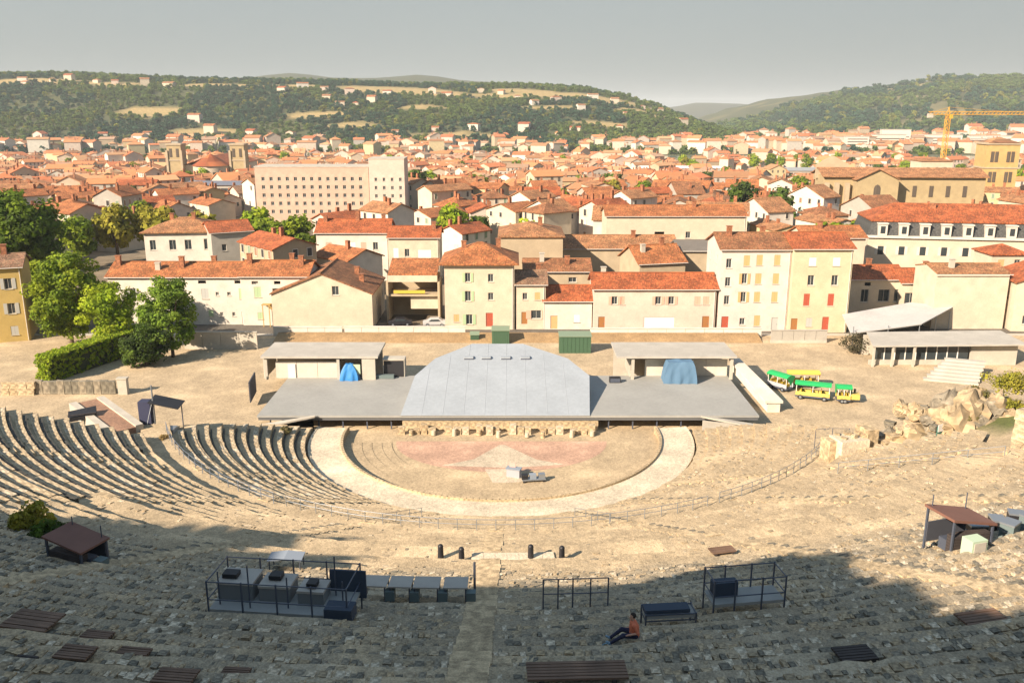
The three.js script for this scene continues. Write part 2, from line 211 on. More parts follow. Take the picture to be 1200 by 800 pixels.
// ---------------------------------------------------------------- the theatre hill (under the seats, behind the camera) and the yards
const sectorMask = (r, phi) => { const a = Math.abs(phi); return 1 - sm(64, 84, a) * (1 - sm(0, 1, 0)); };
function hillY(x, z) {
  const [r, phi] = polar(x, z);
  let y = seatY(Math.min(r, 92)) * sectorMask(r, phi) - .9;
  if (r < 24.5) y = -1; else if (r < 41 && Math.abs(phi) > 60) y = Math.min(y, seatY(r) - .9);
  if (r > 92) y += .1 * (r - 92);
  const b = sm(-4, 22, z) * (1 - sm(-8, 8, x)); y += b * 9 * sm(88, 112, r);
  return z < -128 ? -1 : lerp(-1, y, sm(-128, -112, z));
}
{
  const xs = range(-150, 150, 2.5), zs = range(-128, 70, 2.5);
  struct('theatre_slope', gridGeo(xs, zs, (x, z) => hillY(x, z) + (fbm(x / 5, z / 5, 3, 4) - .5) * .5, (x, z) => { const n = fbm(x / 9, z / 9, 4, 14), g = sm(.6, .72, fbm(x / 14 + 5, z / 14, 4, 29)) * (Math.abs(polar(x, z)[1]) > 58 || z > -8 ? 1 : 0); return [lerp(lerp(.52, .64, n), .15, g), lerp(lerp(.42, .52, n), .18, g), lerp(lerp(.28, .35, n), .045, g)]; }), M('slope_mat', () => std([1, 1, 1], { vertexColors: true, map: texGravel, bumpMap: bumpGravel, bumpScale: .05, roughness: 1 })));
  const yard = new THREE.Shape([[-95, 98], [-60, 104], [-27, 96], [30, 96], [60, 100], [110, 112], [110, 156.5], [-95, 156.5]].map(([x, z]) => new THREE.Vector2(x, z)));
  const yg = new THREE.ShapeGeometry(yard); yg.rotateX(-Math.PI / 2); { const u = yg.attributes.uv, p = yg.attributes.position; for (let i = 0; i < u.count; i++) u.setXY(i, p.getX(i), p.getZ(i)); }
  struct('gravel_yard', yg, sand);
  const street = box(300, .1, 7.5, 0, -.09, -160.5); struct('street', street, M('asphalt', () => std([.17, .155, .135], { map: texGravel, roughness: 1 })));
  const pave = box(300, .12, 1.5, 0, -.08, -156.2); struct('pavement', pave, concrete);
}
// orchestra floor
{
  const sector = (r0, r1, a0, a1, n, y, jit = 0) => { const P = [], U = []; for (let k = 0; k < n; k++) { const p = [a0 + (a1 - a0) * k / n, a0 + (a1 - a0) * (k + 1) / n]; const q = [at(r0, p[0], y), at(r0, p[1], y), at(r1, p[1], y), at(r1, p[0], y)]; for (const i of [0, 2, 1, 0, 3, 2]) { P.push(q[i].x, q[i].y, q[i].z); U.push(q[i].x, q[i].z); } } const g = new THREE.BufferGeometry(); g.setAttribute('position', new THREE.Float32BufferAttribute(P, 3)); g.setAttribute('uv', new THREE.Float32BufferAttribute(U, 2)); g.computeVertexNormals(); if (g.attributes.normal.getY(0) < 0) { const a = g.attributes.position.array, b = g.attributes.uv.array; for (let t = 0; t < a.length / 9; t++) for (let c = 0; c < 3; c++) { const o = t * 9; [a[o + 3 + c], a[o + 6 + c]] = [a[o + 6 + c], a[o + 3 + c]]; } g.computeVertexNormals(); } return g; };
  const floor = struct('orchestra_floor', (() => { const g = new THREE.CircleGeometry(19.6, 64); g.rotateX(-Math.PI / 2); g.translate(CX, .012, CZ); const u = g.attributes.uv, p = g.attributes.position; for (let i = 0; i < u.count; i++) u.setXY(i, p.getX(i), p.getZ(i)); return g; })(), M('orchestra_sand', () => std([.60, .48, .32], { map: texGravel, roughness: 1 })));
  const flat = (pts, y) => { const g = new THREE.ShapeGeometry(new THREE.Shape(pts.map(([x, z]) => new THREE.Vector2(x, -z)))); g.rotateX(-Math.PI / 2); g.translate(0, y, 0); return g; };
  const arc = []; for (let k = 0; k <= 24; k++) { const a = -90 + 180 * k / 24; arc.push([CX + 13.0 * Math.sin(rad(a)), CZ + 1 + 9.6 * Math.cos(rad(a))]); }
  part('pink_marble_paving', flat(arc, .02), M('pink_marble', () => std([.66, .43, .32], { map: texGravel, roughness: .8 })), floor);
  part('pale_marble_paving', flat([[CX - 6.8, -95.3], [CX - 3.2, -97.2], [CX - .2, -101.8], [CX + .4, -101.8], [CX + 4.2, -97.1], [CX + 7.4, -95.6], [CX + 1, -94.6]], .026), M('pale_marble', () => std([.74, .64, .50], { map: texGravel, roughness: .8 })), floor);
  part('pale_gravel_patch', flat([[CX - 1.8, -94.2], [CX + 2.2, -94.4], [CX + 2.6, -89.8], [CX - .6, -89.6]], .024), M('pale_marble'), floor);
  // low worn tiers round the floor
  const tiers = []; for (let k = 0; k < 5; k++) { const r0 = 15.6 + k * 1.2; tiers.push(sector(r0, r0 + 1.2, -84, 84, 70, (.06 + k * .03)), ); for (let a = -84; a < 84; a += 2.4) { const p = at(r0, a), q = at(r0, a + 2.4); const g = extrude([[0, 0], [p.distanceTo(q), 0], [p.distanceTo(q), (.06 + k * .03)], [0, (.06 + k * .03)]], .02); g.rotateY(Math.atan2(-(q.z - p.z), q.x - p.x)); g.translate(p.x, 0, p.z); tiers.push(g); } }
  part('low_tiers', tiers, M('orchestra_sand'), floor);
  const ring = struct('marble_walk', sector(21.75, 25.4, -96, 96, 90, .62), paleStone);
  const wall = []; for (let a = -96; a < 96; a += 2) { const p = at(21.6, a + 1); wall.push(box(.76, .86, .3, p.x, 0, p.z, rad(a + 1))); }
  part('parapet_course', wall, sandStone, ring);
  part('walk_edge', (() => { const l = []; for (let a = -96; a < 96; a += 2) { const p = at(25.5, a + 1); l.push(box(.88, .68, .22, p.x, 0, p.z, rad(a + 1))); } return l; })(), paleStone, ring);
}
// seating
const rows = [];                                                     // r0, r1, y, phi0, phi1
for (let i = 0; i < 11; i++) rows.push([25.9 + i * 1.3, 27.2 + i * 1.3, seatY(26.5 + i * 1.3), -93 + i * 2.2, 91 - i * 1.9]);
rows.push([40.2, 43, seatY(41.2), -70, 55]);
for (let i = 0; i < 9; i++) rows.push([43 + i * 1.3, 44.3 + i * 1.3, seatY(43.6 + i * 1.3), -63, 56]);
for (let i = 0; i < 3; i++) rows.push([54.7 + i * 1.3, 56 + i * 1.3, seatY(55.3 + i * 1.3), -63, -33]);
rows.push([54.7, 58, seatY(56.2), -33, 50]);
for (let i = 0; i < 25; i++) rows.push([58 + i * 1.3, 59.3 + i * 1.3, seatY(58.6 + i * 1.3), -62, 52]);
for (const q of rows) { const under = rows.filter(p => Math.abs(p[1] - q[0]) < .75 && p[0] < q[0] && p[3] < q[4] - 1 && p[4] > q[3] + 1); q.push(under.length ? Math.min(...under.map(p => p[2])) : 0); }   // height of the row in front
const STAIRS = [-48, -32, -16, 0, 16, 32, 48];
const cavea = new THREE.Group(); cavea.name = 'seating_bowl'; cavea.userData.kind = 'structure'; scene.add(cavea);
{
  const P = [], U = []; let prev = 0;
  const quad = (a, b, c, d, L, H) => { for (const [p, u] of [[a, [0, 0]], [b, [L, 0]], [c, [L, H]], [a, [0, 0]], [c, [L, H]], [d, [0, H]]]) { P.push(p.x, p.y, p.z); U.push(u[0] + a.x, u[1] + a.z); } };
  rows.forEach(([r0, r1, y, p0, p1], ri) => {
    const n = Math.ceil((p1 - p0) * Math.PI / 180 * r0 / .8), low = rows[ri][5];
    const jr = (r, k, s) => r + (hash2(k, s, 3) - .5) * .16, jy = (k, s) => y + (hash2(k, s, 9) - .5) * .08;
    for (let k = 0; k < n; k++) { const a = p0 + (p1 - p0) * k / n, b = p0 + (p1 - p0) * (k + 1) / n; const A = at(jr(r0, k, ri), a, jy(k, ri)), B = at(jr(r0, k + 1, ri), b, jy(k + 1, ri)), D = at(r1 + .12, a, jy(k, ri)), E2 = at(r1 + .12, b, jy(k + 1, ri)); quad(A, B, E2, D, .8, r1 - r0); const A0 = A.clone().setY(low - .15), B0 = B.clone().setY(low - .15); quad(A0, B0, B, A, .8, y - low); }
    for (const e of [p0, p1]) { const A = at(r0, e, y), D = at(r1, e, y), A0 = A.clone().setY(Math.max(-.2, y - 3)), D0 = D.clone().setY(Math.max(-.2, y - 3)); if (e === p0) quad(A0, A, D, D0, 1, 1); else quad(A0, D0, D, A, 1, 1); }
  });
  const g = new THREE.BufferGeometry(); g.setAttribute('position', new THREE.Float32BufferAttribute(P, 3)); g.setAttribute('uv', new THREE.Float32BufferAttribute(U, 2)); g.computeVertexNormals();
  { const pa = g.attributes.position, k = new Float32Array(pa.count * 3); for (let i = 0; i < pa.count; i++) { const q = pa.getX(i), w = pa.getZ(i), t = sm(60, 66, polar(q, w)[0] + (fbm(q / 4, w / 4, 3, 61) - .5) * 9) * .8 * sm(.25, .55, fbm(q / 2.5, w / 2.5, 3, 62)); k.set([1 - .34 * t, 1 - .28 * t, 1 - .18 * t], i * 3); } g.setAttribute('color', new THREE.BufferAttribute(k, 3)); }   // patchy grey tint puts the cool tone of shade into the upper rows
  part('seat_rows', g, M('seat_rows_mat', () => std([.62, .50, .335], { vertexColors: true, map: texGravel, bumpMap: bumpGravel, bumpScale: .03, roughness: 1, side: THREE.DoubleSide })), cavea);
}
// loose and laid stones of the rows
function stoneGeo(seed) { const f = mulberry(seed), g = new THREE.BoxGeometry(1, 1, 1, 1, 1, 1), p = g.attributes.position, key = new Map(); for (let i = 0; i < p.count; i++) { const k = [p.getX(i), p.getY(i), p.getZ(i)].map(v => Math.sign(v)).join(); if (!key.has(k)) key.set(k, [rr(-.11, .05, f), rr(-.12, .06, f), rr(-.11, .05, f)]); const o = key.get(k); p.setXYZ(i, p.getX(i) * (1 + o[0]), p.getY(i) * (1 + o[1]) + .5, p.getZ(i) * (1 + o[2])); } g.computeVertexNormals(); return g; }
const stoneGeos = [stoneGeo(1), stoneGeo(2), stoneGeo(3), stoneGeo(4)];
const stoneTones = [[.60, .49, .335], [.54, .43, .285], [.66, .55, .39], [.46, .38, .265], [.72, .63, .49], [.36, .325, .26], [.58, .485, .35], [.24, .225, .185], [.78, .70, .56]];
const stoneMats = stoneTones.map((c, i) => M('stone_tone_' + i, () => std(c, { map: texStone, roughness: 1 })));
function laid(list, singleName, massName, parent, most = 300) {       // list: {m: Matrix4, tone, geo}
  const eye = camera.position, p = new THREE.Vector3();
  for (const s of list) { p.setFromMatrixPosition(s.m); const dz = -p.z; const vy = (40 - p.y) / Math.max(.1, dz); s.d = p.distanceTo(eye) + (Math.abs(p.x) > .6 * (dz * .967 + (40 - p.y) * .255) || vy > .71 ? 1000 : 0); }
  list.sort((a, b) => a.d - b.d);
  list.slice(0, most).forEach(s => { const m = sh(new THREE.Mesh(stoneGeos[s.geo], stoneMats[s.tone])); m.name = singleName; s.m.decompose(m.position, m.quaternion, m.scale); parent.add(m); });
  const rest = list.slice(most); if (!rest.length) return;
  const im = new THREE.InstancedMesh(stoneGeos[0], M('stone_mass', () => std([1, 1, 1], { map: texStone, roughness: 1 })), rest.length), c = new THREE.Color();
  rest.forEach((s, i) => { im.setMatrixAt(i, s.m); const t = stoneTones[s.tone], k = rr(.88, 1.12); im.setColorAt(i, c.setRGB(t[0] * k, t[1] * k, t[2] * k)); });
  im.name = massName; sh(im); im.userData.kind = 'stuff'; parent.add(im);
}
{
  const q = new THREE.Quaternion(), e = new THREE.Euler(), list = [], slabsL = [];
  const put = (arr, r, phi, y, l, h, d, tone, wob) => { const p = at(r, phi, y); e.set(rr(-wob, wob), rad(phi) + rr(-wob, wob), rr(-wob, wob)); q.setFromEuler(e); arr.push({ m: new THREE.Matrix4().compose(p, q, new THREE.Vector3(l, h, d)), tone, geo: Math.floor(R() * 4) }); };
  const benchEnd = (r) => r < 41 ? -33 : Math.min(-32.6, -64 + (r - 42.5) * 5.2);
  const nearStair = (r, phi) => STAIRS.some(s => Math.abs(phi - s) * Math.PI / 180 * r < .75);
  rows.forEach(([r0, r1, y, p0, p1], ri) => {
    const wide = r1 - r0 > 2, low = rows[ri][5], upper = r0 > 62;  // upper rows draw darker, greyer stones that deepen their shade
    // restored seats on the left: long dressed slabs along the row's edge
    for (let phi = p0 + .6; phi < p1 - .5;) {
      const restored = phi < benchEnd(r0) && r0 < 63 && !wide;
      const l = restored ? rr(1.0, 1.6) : upper ? rr(.14, .4) : rr(.3, .9), step = l / r0 * 180 / Math.PI, mid = phi + step / 2; phi += step;
      if (nearStair(r0, mid)) continue;
      if (restored) { if (R() < .96) put(slabsL, r0 + .3, mid, low - .1, l * .985, y - low + .16 + rr(-.02, .03), .6, pick([0, 2, 2, 4, 6]), .006); continue; }
      if (R() < (upper ? .06 : .14)) continue;
      put(list, r0 + rr(.12, .3), mid, low - .1, l * rr(.85, .98), y - low + (upper ? rr(.03, .13) : rr(.02, .08)), rr(.22, .4), pick(upper ? [0, 1, 3, 3, 5, 5, 6, 4, 7, 8, 7, 7] : [0, 1, 2, 2, 4, 6, 3, 5, 1, 8]), upper ? .04 : .018);
    }
    for (let lane = 0; lane < (wide ? 6 : 3); lane++) for (let phi = p0 + .4; phi < p1 - .5;) {
      const l = rr(.12, upper ? .34 : .45), step = l * rr(1, upper ? 1.45 : 3.2) / r0 * 180 / Math.PI, mid = phi + step / 2; phi += step;
      if (nearStair(r0, mid) || (mid < benchEnd(r0) && r0 < 63 && R() < .85) || (wide && R() < .8) || (!upper && R() < .45)) continue;
      put(list, r0 + .52 + lane * .3 + rr(-.1, .1), mid, y - .2, l, .2 + rr(.02, upper ? .11 : .07), rr(.18, .38), pick(upper ? [0, 1, 3, 3, 5, 5, 6, 7, 7, 8, 4] : [0, 1, 2, 2, 6, 4, 3, 3, 5]), .09);
    }
  });
  laid(list, 'stone_block', 'stone_blocks_beyond', cavea);
  laid(slabsL, 'bench_slab', 'bench_slabs_beyond', cavea);
  // dark board benches along the restored rows
  const benchM = M('bench_dark', () => std([.075, .08, .072], { map: texWood, roughness: .8 }));
  rows.forEach(([r0, r1, y, p0, p1], ri) => { if (r1 - r0 > 2 || r0 > 63 || p0 > -59) return; const b = [], top = benchEnd(r0) - .4; if (top < p0 + 4) return; for (let phi = p0 + 2; phi < top;) { const l = rr(1.3, 1.7), st = l / (r0 - RS) * 180 / Math.PI, p = at(r0 - .22, phi + st / 2); if (!nearStair(r0, phi + st / 2)) b.push(box(l * .93, r0 < 42 ? .26 : .44, r0 < 42 ? .17 : .3, p.x, rows[ri][5] - .02, p.z, rad(phi + st / 2))); phi += st; } part('bench', b, benchM, cavea); });
  for (const s of [-32, -16, 16, 32]) rows.forEach(([r0, r1, y, p0, p1], ri) => { if (s < p0 || s > p1 || r0 < 27) return; const p = at(r0 - .3, s + Math.sign(s) * .9 / r0 * 57.3); const b = part('dark_dot_block', stoneGeos[ri % 4].clone().scale(.5, .42, .4), stoneMats[7], cavea, p.x, rows[ri][5] - .02, p.z, rad(s)); });  // added dark blocks stand for the dark dots beside the stairs
  // stairways between the wedges
  for (const s of STAIRS) {
    const st = []; rows.forEach(([r0, r1, y, p0, p1], ri) => { if (s < p0 + 1 || s > p1 - 1) return; const low = rows[ri][5], wide = r1 - r0 > 2; const a = at(r0 - .38, s), b = at(r0 + .2, s); const h1 = (low + y) / 2; if (ri) st.push(box(1.25 + rr(-.1, .1), h1 - low + .3, .6, a.x, low - .3, a.z, rad(s) + rr(-.02, .02))); st.push(box(1.25 + rr(-.1, .1), y - low + .32, .5, b.x, low - .28, b.z, rad(s) + rr(-.02, .02))); });
    part('stairway', st, sandStone, cavea);
  }
}
// ---------------------------------------------------------------- stage
{
  const d = thing('stage_platform', 'broad grey stage deck on dark posts behind the orchestra', 'stage', 0, 0, 0);
  part('deck', [box(64, .28, 17.4, -.5, 1.74, -115.5)], greyDeck, d);
  part('front_fascia', box(63.8, .34, .12, -.5, 1.36, -106.98), M('fascia', () => std([.11, .115, .12])), d);
  for (let x = -31; x <= 31; x += 3.1) part('post', box(.16, 1.75, .16, x, 0, -107.4), darkSteel, d);
  part('back_panel', box(63, 1.7, .2, -.5, 0, -110.5), concrete, d);
  for (const s of [-1, 1]) { // loading ramps falling outward along the front
    const x0 = s < 0 ? -25 : 24, x1 = s < 0 ? -36 : 35.5;
    part('ramp', slabs([[[x0, 2.16, -106.6], [x1, .75, -105], [x1, .75, -102.9], [x0, 2.16, -106.2]]], .2), concrete, d);
    part('ramp_wall', extrude([[0, 0], [Math.abs(x1 - x0), 0], [Math.abs(x1 - x0), .6], [0, 1.9]], .12).applyMatrix4(new THREE.Matrix4().makeScale(s, 1, 1).setPosition(x0, 0, -105.4)), concrete, d);
  }
  const c = thing('stage_canopy', 'pale grey sheet metal hip roof over the middle of the stage', 'roof', 0, 0, 0);
  const FL = [-14.2, 2.1, -106.7], FR = [9.9, 2.1, -106.7], ML = [-13.4, 4.17, -117.2], MR = [10.7, 4.17, -117.2], TL = [-5.9, 6.1, -127], TR = [1.6, 6.1, -127];
  part('roof_sheet', slabs([[FL, FR, MR, [8.0, 5.18, -122.3], TR, TL, [-11.0, 5.18, -122.3], ML]], .07), zinc, c);
  const skirt = (p, q) => { const g = new THREE.BufferGeometry(), a = [p[0], p[1] - .07, p[2]], b = [q[0], q[1] - .07, q[2]], a0 = [p[0], 2, p[2]], b0 = [q[0], 2, q[2]]; g.setAttribute('position', new THREE.Float32BufferAttribute([...a0, ...b0, ...b, ...a0, ...b, ...a], 3)); g.setAttribute('uv', new THREE.Float32BufferAttribute(new Float32Array(12), 2)); g.computeVertexNormals(); return g; };
  part('side_skirt', [skirt(FL, ML), skirt(ML, TL), skirt(TL, TR), skirt(TR, MR), skirt(MR, FR)], M('skirt_sheet', () => std([.40, .41, .41], { side: THREE.DoubleSide })), c);
  for (let k = 1; k < 9; k++) { const x = lerp(FL[0], FR[0], k / 9); const zt = x < TL[0] ? lerp(-117.2, -127, (x - ML[0]) / (TL[0] - ML[0])) : x > TR[0] ? lerp(-117.2, -127, (MR[0] - x) / (MR[0] - TR[0])) : -127; part('seam', bar([x, 2.11, -106.75], [x, 2.11 + 4 * (-106.7 - zt) / 20.3, zt], .03, 4), zinc, c); }
  for (const x of [-6.2, -3.7, -.9, 1.9]) { const h = part('roof_hatch', [box(1.3, .35, .8, x, 5.05, -122.4)], zinc, c); part('hatch_shade', [box(1.3, .3, .1, x, 4.95, -121.95), box(.12, .36, .8, x + .7, 5.02, -122.4)], darkSteel, h); }  // dark bars stand for the L-shaped shade at each hatch
  // remains of the Roman stage front with its niches, below the deck's edge
  const p = thing('stage_front_wall', 'low ruined Roman stage wall with small dark niches under the deck edge', 'wall', 0, 0, 0);
  part('wall_core', box(25, 1.25, .5, -1.5, 0, -107.0), sandStone, p);
  for (let k = 0; k < 26; k++) { const x = -14 + k + rr(-.15, .15), gap = k % 4 === 1; if (gap) continue; part('stone_block', stoneGeos[k % 4].clone().scale(rr(.75, 1.05), rr(.7, 1.35), rr(.5, .9)), stoneMats[pick([0, 1, 2, 4])], p, x, 0, -105.6 + rr(-.12, .12), rr(-.1, .1)); }
  for (let k = 0; k < 9; k++) part('pillar_stub', new THREE.CylinderGeometry(.26, .3, rr(.5, 1.1), 10).translate(0, .4, 0), k % 3 ? paleStone : sandStone, p, -13 + k * 2.9 + rr(-.6, .6), 0, -104.6 + rr(-.5, .5));
}
const pav = (name, label, o) => {                                    // side pavilions with flat roofs
  const t = thing(name, label, 'pavilion', 0, 0, 0);
  part('roof', [box(o.x1 - o.x0, .3, 8, (o.x0 + o.x1) / 2, 5.25, -126)], M('flat_roof', () => std([.46, .44, .40], { map: texStucco })), t);
  part('back_wall', box(o.x1 - o.x0 - .8, 5.2, .25, (o.x0 + o.x1) / 2, 0, -129.4), concrete, t);
  for (const x of o.posts) part('column', box(.4, 3.25, .4, x, 2.0, -122.5), concrete, t);
  return t;
};
{
  const l = pav('stage_pavilion', 'flat roofed pavilion with blue tarpaulin on the stage deck', { x0: -36, x1: -19.2, posts: [-35.4, -25] });
  for (const [a, b] of [[-34.2, -31.2], [-31.15, -28.2], [-28.15, -25.3]]) part('partition_panel', box(b - a, 2.45, .12, (a + b) / 2, 2.02, -123.2), M('panel_cream', () => std([.64, .60, .53], { map: texStucco })), l);
  part('door', box(1.1, 2.1, .06, -31.9, 2.02, -123.05), paintM('off_white', [.66, .63, .57]), l);
  part('broad_pillar', box(1.9, 3.2, .5, -20.6, 2.02, -122.4), concrete, l);
  part('side_wall', box(.2, 3.2, 6.4, -35.8, 2.02, -126), concrete, l);
  part('wing_screen', box(.16, 2.9, 5, -36.4, .6, -118.6, .12), M('dark_screen', () => std([.05, .055, .07])), l);
  const rl = pav('stage_pavilion', 'flat roofed pavilion with blue covered crate beside the stage', { x0: 15, x1: 32.2, posts: [17.4, 31.6] });
  for (const [a, b] of [[19.4, 22.3], [22.35, 25.3], [25.35, 28.3], [28.35, 31.4]]) part('partition_panel', box(b - a, 2.5, .12, (a + b) / 2, 2.02, -124.2), M('panel_cream'), rl);
  part('side_wall', box(.2, 3.2, 5.4, 17.2, 2.02, -126.4), concrete, rl);
  part('sloping_wing_wall', slabs([[[31.7, 4.6, -124.5], [33.2, 4.6, -124.5], [36.6, 1.7, -113.6], [34.2, 1.7, -113.6]]], .35), M('panel_cream'), rl);
  part('wing_wall_body', slabs([[[32, 4.2, -124.3], [32.9, 4.2, -124.3], [36.3, 1.3, -113.8], [34.6, 1.3, -113.8]]], 1.3), M('panel_cream'), rl);
  // cloth thrown over gear: draped sheets with folds
  const drape = (w, h, d, seed, top = .8) => { const g = new THREE.BoxGeometry(w, h, d, 14, 10, 10); const p = g.attributes.position; for (let i = 0; i < p.count; i++) { let x = p.getX(i), y = p.getY(i) / h + .5, z = p.getZ(i); const s = lerp(1.06, top, y ** 2), n = (fbm(x * 1.1 + seed, z * 1.1 + y * 2, 3, 5) - .5); const fold = Math.sin((x + z) * 5 + seed) * .09 * (1 - y); p.setXYZ(i, x * s + fold + n * .2, y * h + n * .35 * y, z * s + fold + n * .2); } g.computeVertexNormals(); return g; };
  part('covered_crate', drape(4.3, 3.1, 2.4, 3), M('blue_cover', () => std([.085, .17, .27], { roughness: .7 })), scene, 23.9, 2.03, -121.4); tag(scene.children.at(-1), 'tall load under a slate blue cover on the stage deck', 'crate');
  const bt = thing('blue_tarpaulin', 'bright blue tarpaulin heaped over gear under the pavilion roof', 'tarpaulin', -23.4, 2.03, -122.3);
  part('sheet', drape(2.5, 2.3, 1.4, 9, .45), M('blue_tarp', () => std([.03, .20, .50], { roughness: .55 })), bt); part('pale_board', box(1.4, 1.4, .08, .9, .9, .2), M('pale_green', () => std([.40, .50, .36])), bt);
  const sb = thing('equipment_shelter', 'equipment shelter with a painted black opening beside the stage canopy', 'shelter', -17.2, 0, -124.2);
  part('painted_opening', box(2.9, 2.4, .1, 0, 2.05, .6), blackM, sb); part('shell', [box(3.2, .15, 2, 0, 4.5, -.4), box(.15, 2.5, 2, 1.52, 2.03, -.4), box(3.2, 2, .15, 0, .03, .55)], concrete, sb); part('bench', box(3.4, .5, .7, -1.6, 2.05, 1.3), M('teal_grey', () => std([.12, .16, .16])), sb);  // black panel stands for the unlit opening of the shelter
  const mon = thing('stage_monitor', 'small black box at the corner of the stage deck', 'loudspeaker', 14.7, 2.03, -121); part('cabinet', [box(1.6, .75, .8)], blackM, mon); part('grille', box(1.4, .55, .04, 0, .1, .42), darkSteel, mon);
}

// ---------------------------------------------------------------- street wall, yard things
{
  const parapet = (label, x0, x1, z, h, m, piece, h0 = 0) => { const t = thing('parapet_wall', label, 'wall', (x0 + x1) / 2, 0, z); const n = Math.round((x1 - x0) / piece), w = (x1 - x0) / n; for (let k = 0; k < n; k++) part('panel', box(w - .06, h - h0, .3, x0 + (k + .5) * w - (x0 + x1) / 2, h0), m, t); part('coping', box(x1 - x0 + .1, .14, .5, 0, h), m, t); part('base_course', box(x1 - x0, .5, .42, 0, 0, -.02), concrete, t); return t; };
  const wallWhite = M('parapet_white', () => std([.66, .63, .58], { map: texStucco }));
  parapet('long whitewashed parapet between the gabled house and the stage', -43, -30.6, -155, 1.7, wallWhite, 3);
  parapet('long whitewashed parapet below the open shed', -30.2, -8.4, -155, 1.75, wallWhite, 3);
  parapet('low grey white parapet below the long house with white garage door', 14, 44.8, -154.4, 1.6, wallWhite, 3.4);
  parapet('grey retaining wall beside the round trees', -56, -43.5, -146.5, 2.9, concrete, 3.1);
  parapet('grey panel fence below the yellow building', 45.4, 55.2, -150.5, 2.2, M('panel_grey', () => std([.42, .40, .36], { map: texStucco })), 1.9);
  const earth = thing('earth_bank', 'bare tan earth bank below the white street parapet', 'bank', 0, 0, -152.8);
  part('bank', slabs([[[-42, .9, -1.8], [44, .9, -1.3], [44, .05, 2.4], [-42, .05, 2.4]]], .1), M('earth', () => std([.46, .31, .16], { map: texGravel, roughness: 1 })), earth);
  const box1 = (label, x, z, w, h, d) => { const t = thing('green_container', label, 'container', x, 0, z); part('body', box(w, h, d), M('green_box', () => std([.045, .10, .055], { roughness: .6 })), t); part('lid', slabs([[[-w / 2 - .1, h + .35, -d / 2 - .1], [w / 2 + .1, h + .35, -d / 2 - .1], [w / 2 + .1, h + .08, d / 2 + .15], [-w / 2 - .1, h + .08, d / 2 + .15]]], .12), M('green_lid', () => std([.19, .25, .17], { roughness: .6 })), t); for (let k = -3; k <= 3; k++) part('rib', box(.08, h - .2, .05, k * w / 8, .1, d / 2 + .02), M('green_box'), t); };
  box1('dark green container behind the stage canopy, wider of two', 10.6, -144.8, 5.3, 2.9, 2.4);
  box1('dark green container behind the stage canopy, next to the red door', -2, -150.8, 3, 2.4, 2.2);
  box1('small dark green bin against the white parapet end', -6.6, -152, 1.5, 1.2, 1.2);
}
// little road train with green canopies
function wagon(label, x, z, turn, o) {
  const t = thing(o.loco ? 'road_train_engine' : 'road_train_wagon', label, o.loco ? 'engine' : 'wagon', x, 0, z, turn, o.loco ? undefined : 'road train wagons');
  const L = o.L, body = M(o.body[0], () => std(o.body[1], { roughness: .45 })), roof = M(o.roof[0], () => std(o.roof[1], { roughness: .5 }));
  part('chassis', box(L, .25, 1.5, 0, .35), darkSteel, t); part('side_panel', [box(L, .55, .06, 0, .6, .76), box(L, .55, .06, 0, .6, -.76)], body, t);
  part('canopy', (() => { const g = new THREE.CylinderGeometry(1.6, 1.6, L + .3, 14, 1, false, -.62, 1.24); g.rotateZ(Math.PI / 2); g.rotateX(-Math.PI / 2); const p = g; p.rotateX(Math.PI / 2); p.rotateX(-Math.PI / 2); p.computeBoundingBox(); const b = p.boundingBox; p.translate(0, 2.55 - b.max.y, 0); return p; })(), roof, t);
  part('canopy_board', box(L + .2, .1, 1.8, 0, 2.12), roof, t);
  for (const px of [-L / 2 + .1, 0, L / 2 - .1]) for (const pz of [-.72, .72]) part('post', box(.07, 1.05, .07, px, 1.12, pz), white, t);
  for (let k = -1; k <= 1; k++) part('seat', [box(.4, .4, 1.3, k * L / 3.4, .6), box(.1, .5, 1.3, k * L / 3.4 - .2, .95)], M('train_seat', () => std([.42, .30, .03])), t);
  for (const px of [-L / 2 + .7, L / 2 - .7]) for (const pz of [-.72, .72]) { const w = part('wheel', new THREE.CylinderGeometry(.34, .34, .22, 16).rotateX(Math.PI / 2), blackM, t, px, .34, pz); part('rim', new THREE.CylinderGeometry(.18, .18, .24, 12).rotateX(Math.PI / 2), steel, w); }
  if (o.loco) { part('bonnet', [box(1.5, .75, 1.2, L / 2 + .5, .6)], body, t); part('cab_window', box(.06, .6, 1.2, L / 2 - .1, 1.3), glass, t); part('chimney', new THREE.CylinderGeometry(.16, .13, .7, 10).translate(L / 2 + .6, 1.65, 0), blackM, t); for (const s of [-.4, .4]) part('headlight', new THREE.CylinderGeometry(.12, .12, .08, 10).rotateZ(Math.PI / 2).translate(L / 2 + 1.28, 1, s), white, t); }
}
const gRoof = ['train_green', [.02, .36, .10]], yBody = ['train_yellow', [.52, .40, .10]], gryBody = ['train_grey', [.36, .37, .40]];
wagon('road train wagon with green canopy, standing last behind the yellow one', 39.3, -124, -.95, { L: 3.4, roof: gRoof, body: gryBody });
wagon('road train wagon with yellow canopy beside the stage', 43, -125.2, -.05, { L: 4.2, roof: ['train_canopy_yellow', [.72, .48, .08]], body: yBody });
wagon('road train wagon with green canopy and yellow sides next to the engine', 42.6, -119.6, -.35, { L: 4.6, roof: gRoof, body: yBody });
wagon('small yellow road train engine with green canopy at the head of the train', 46.4, -118.2, -.2, { L: 1.8, roof: gRoof, body: yBody, loco: true });

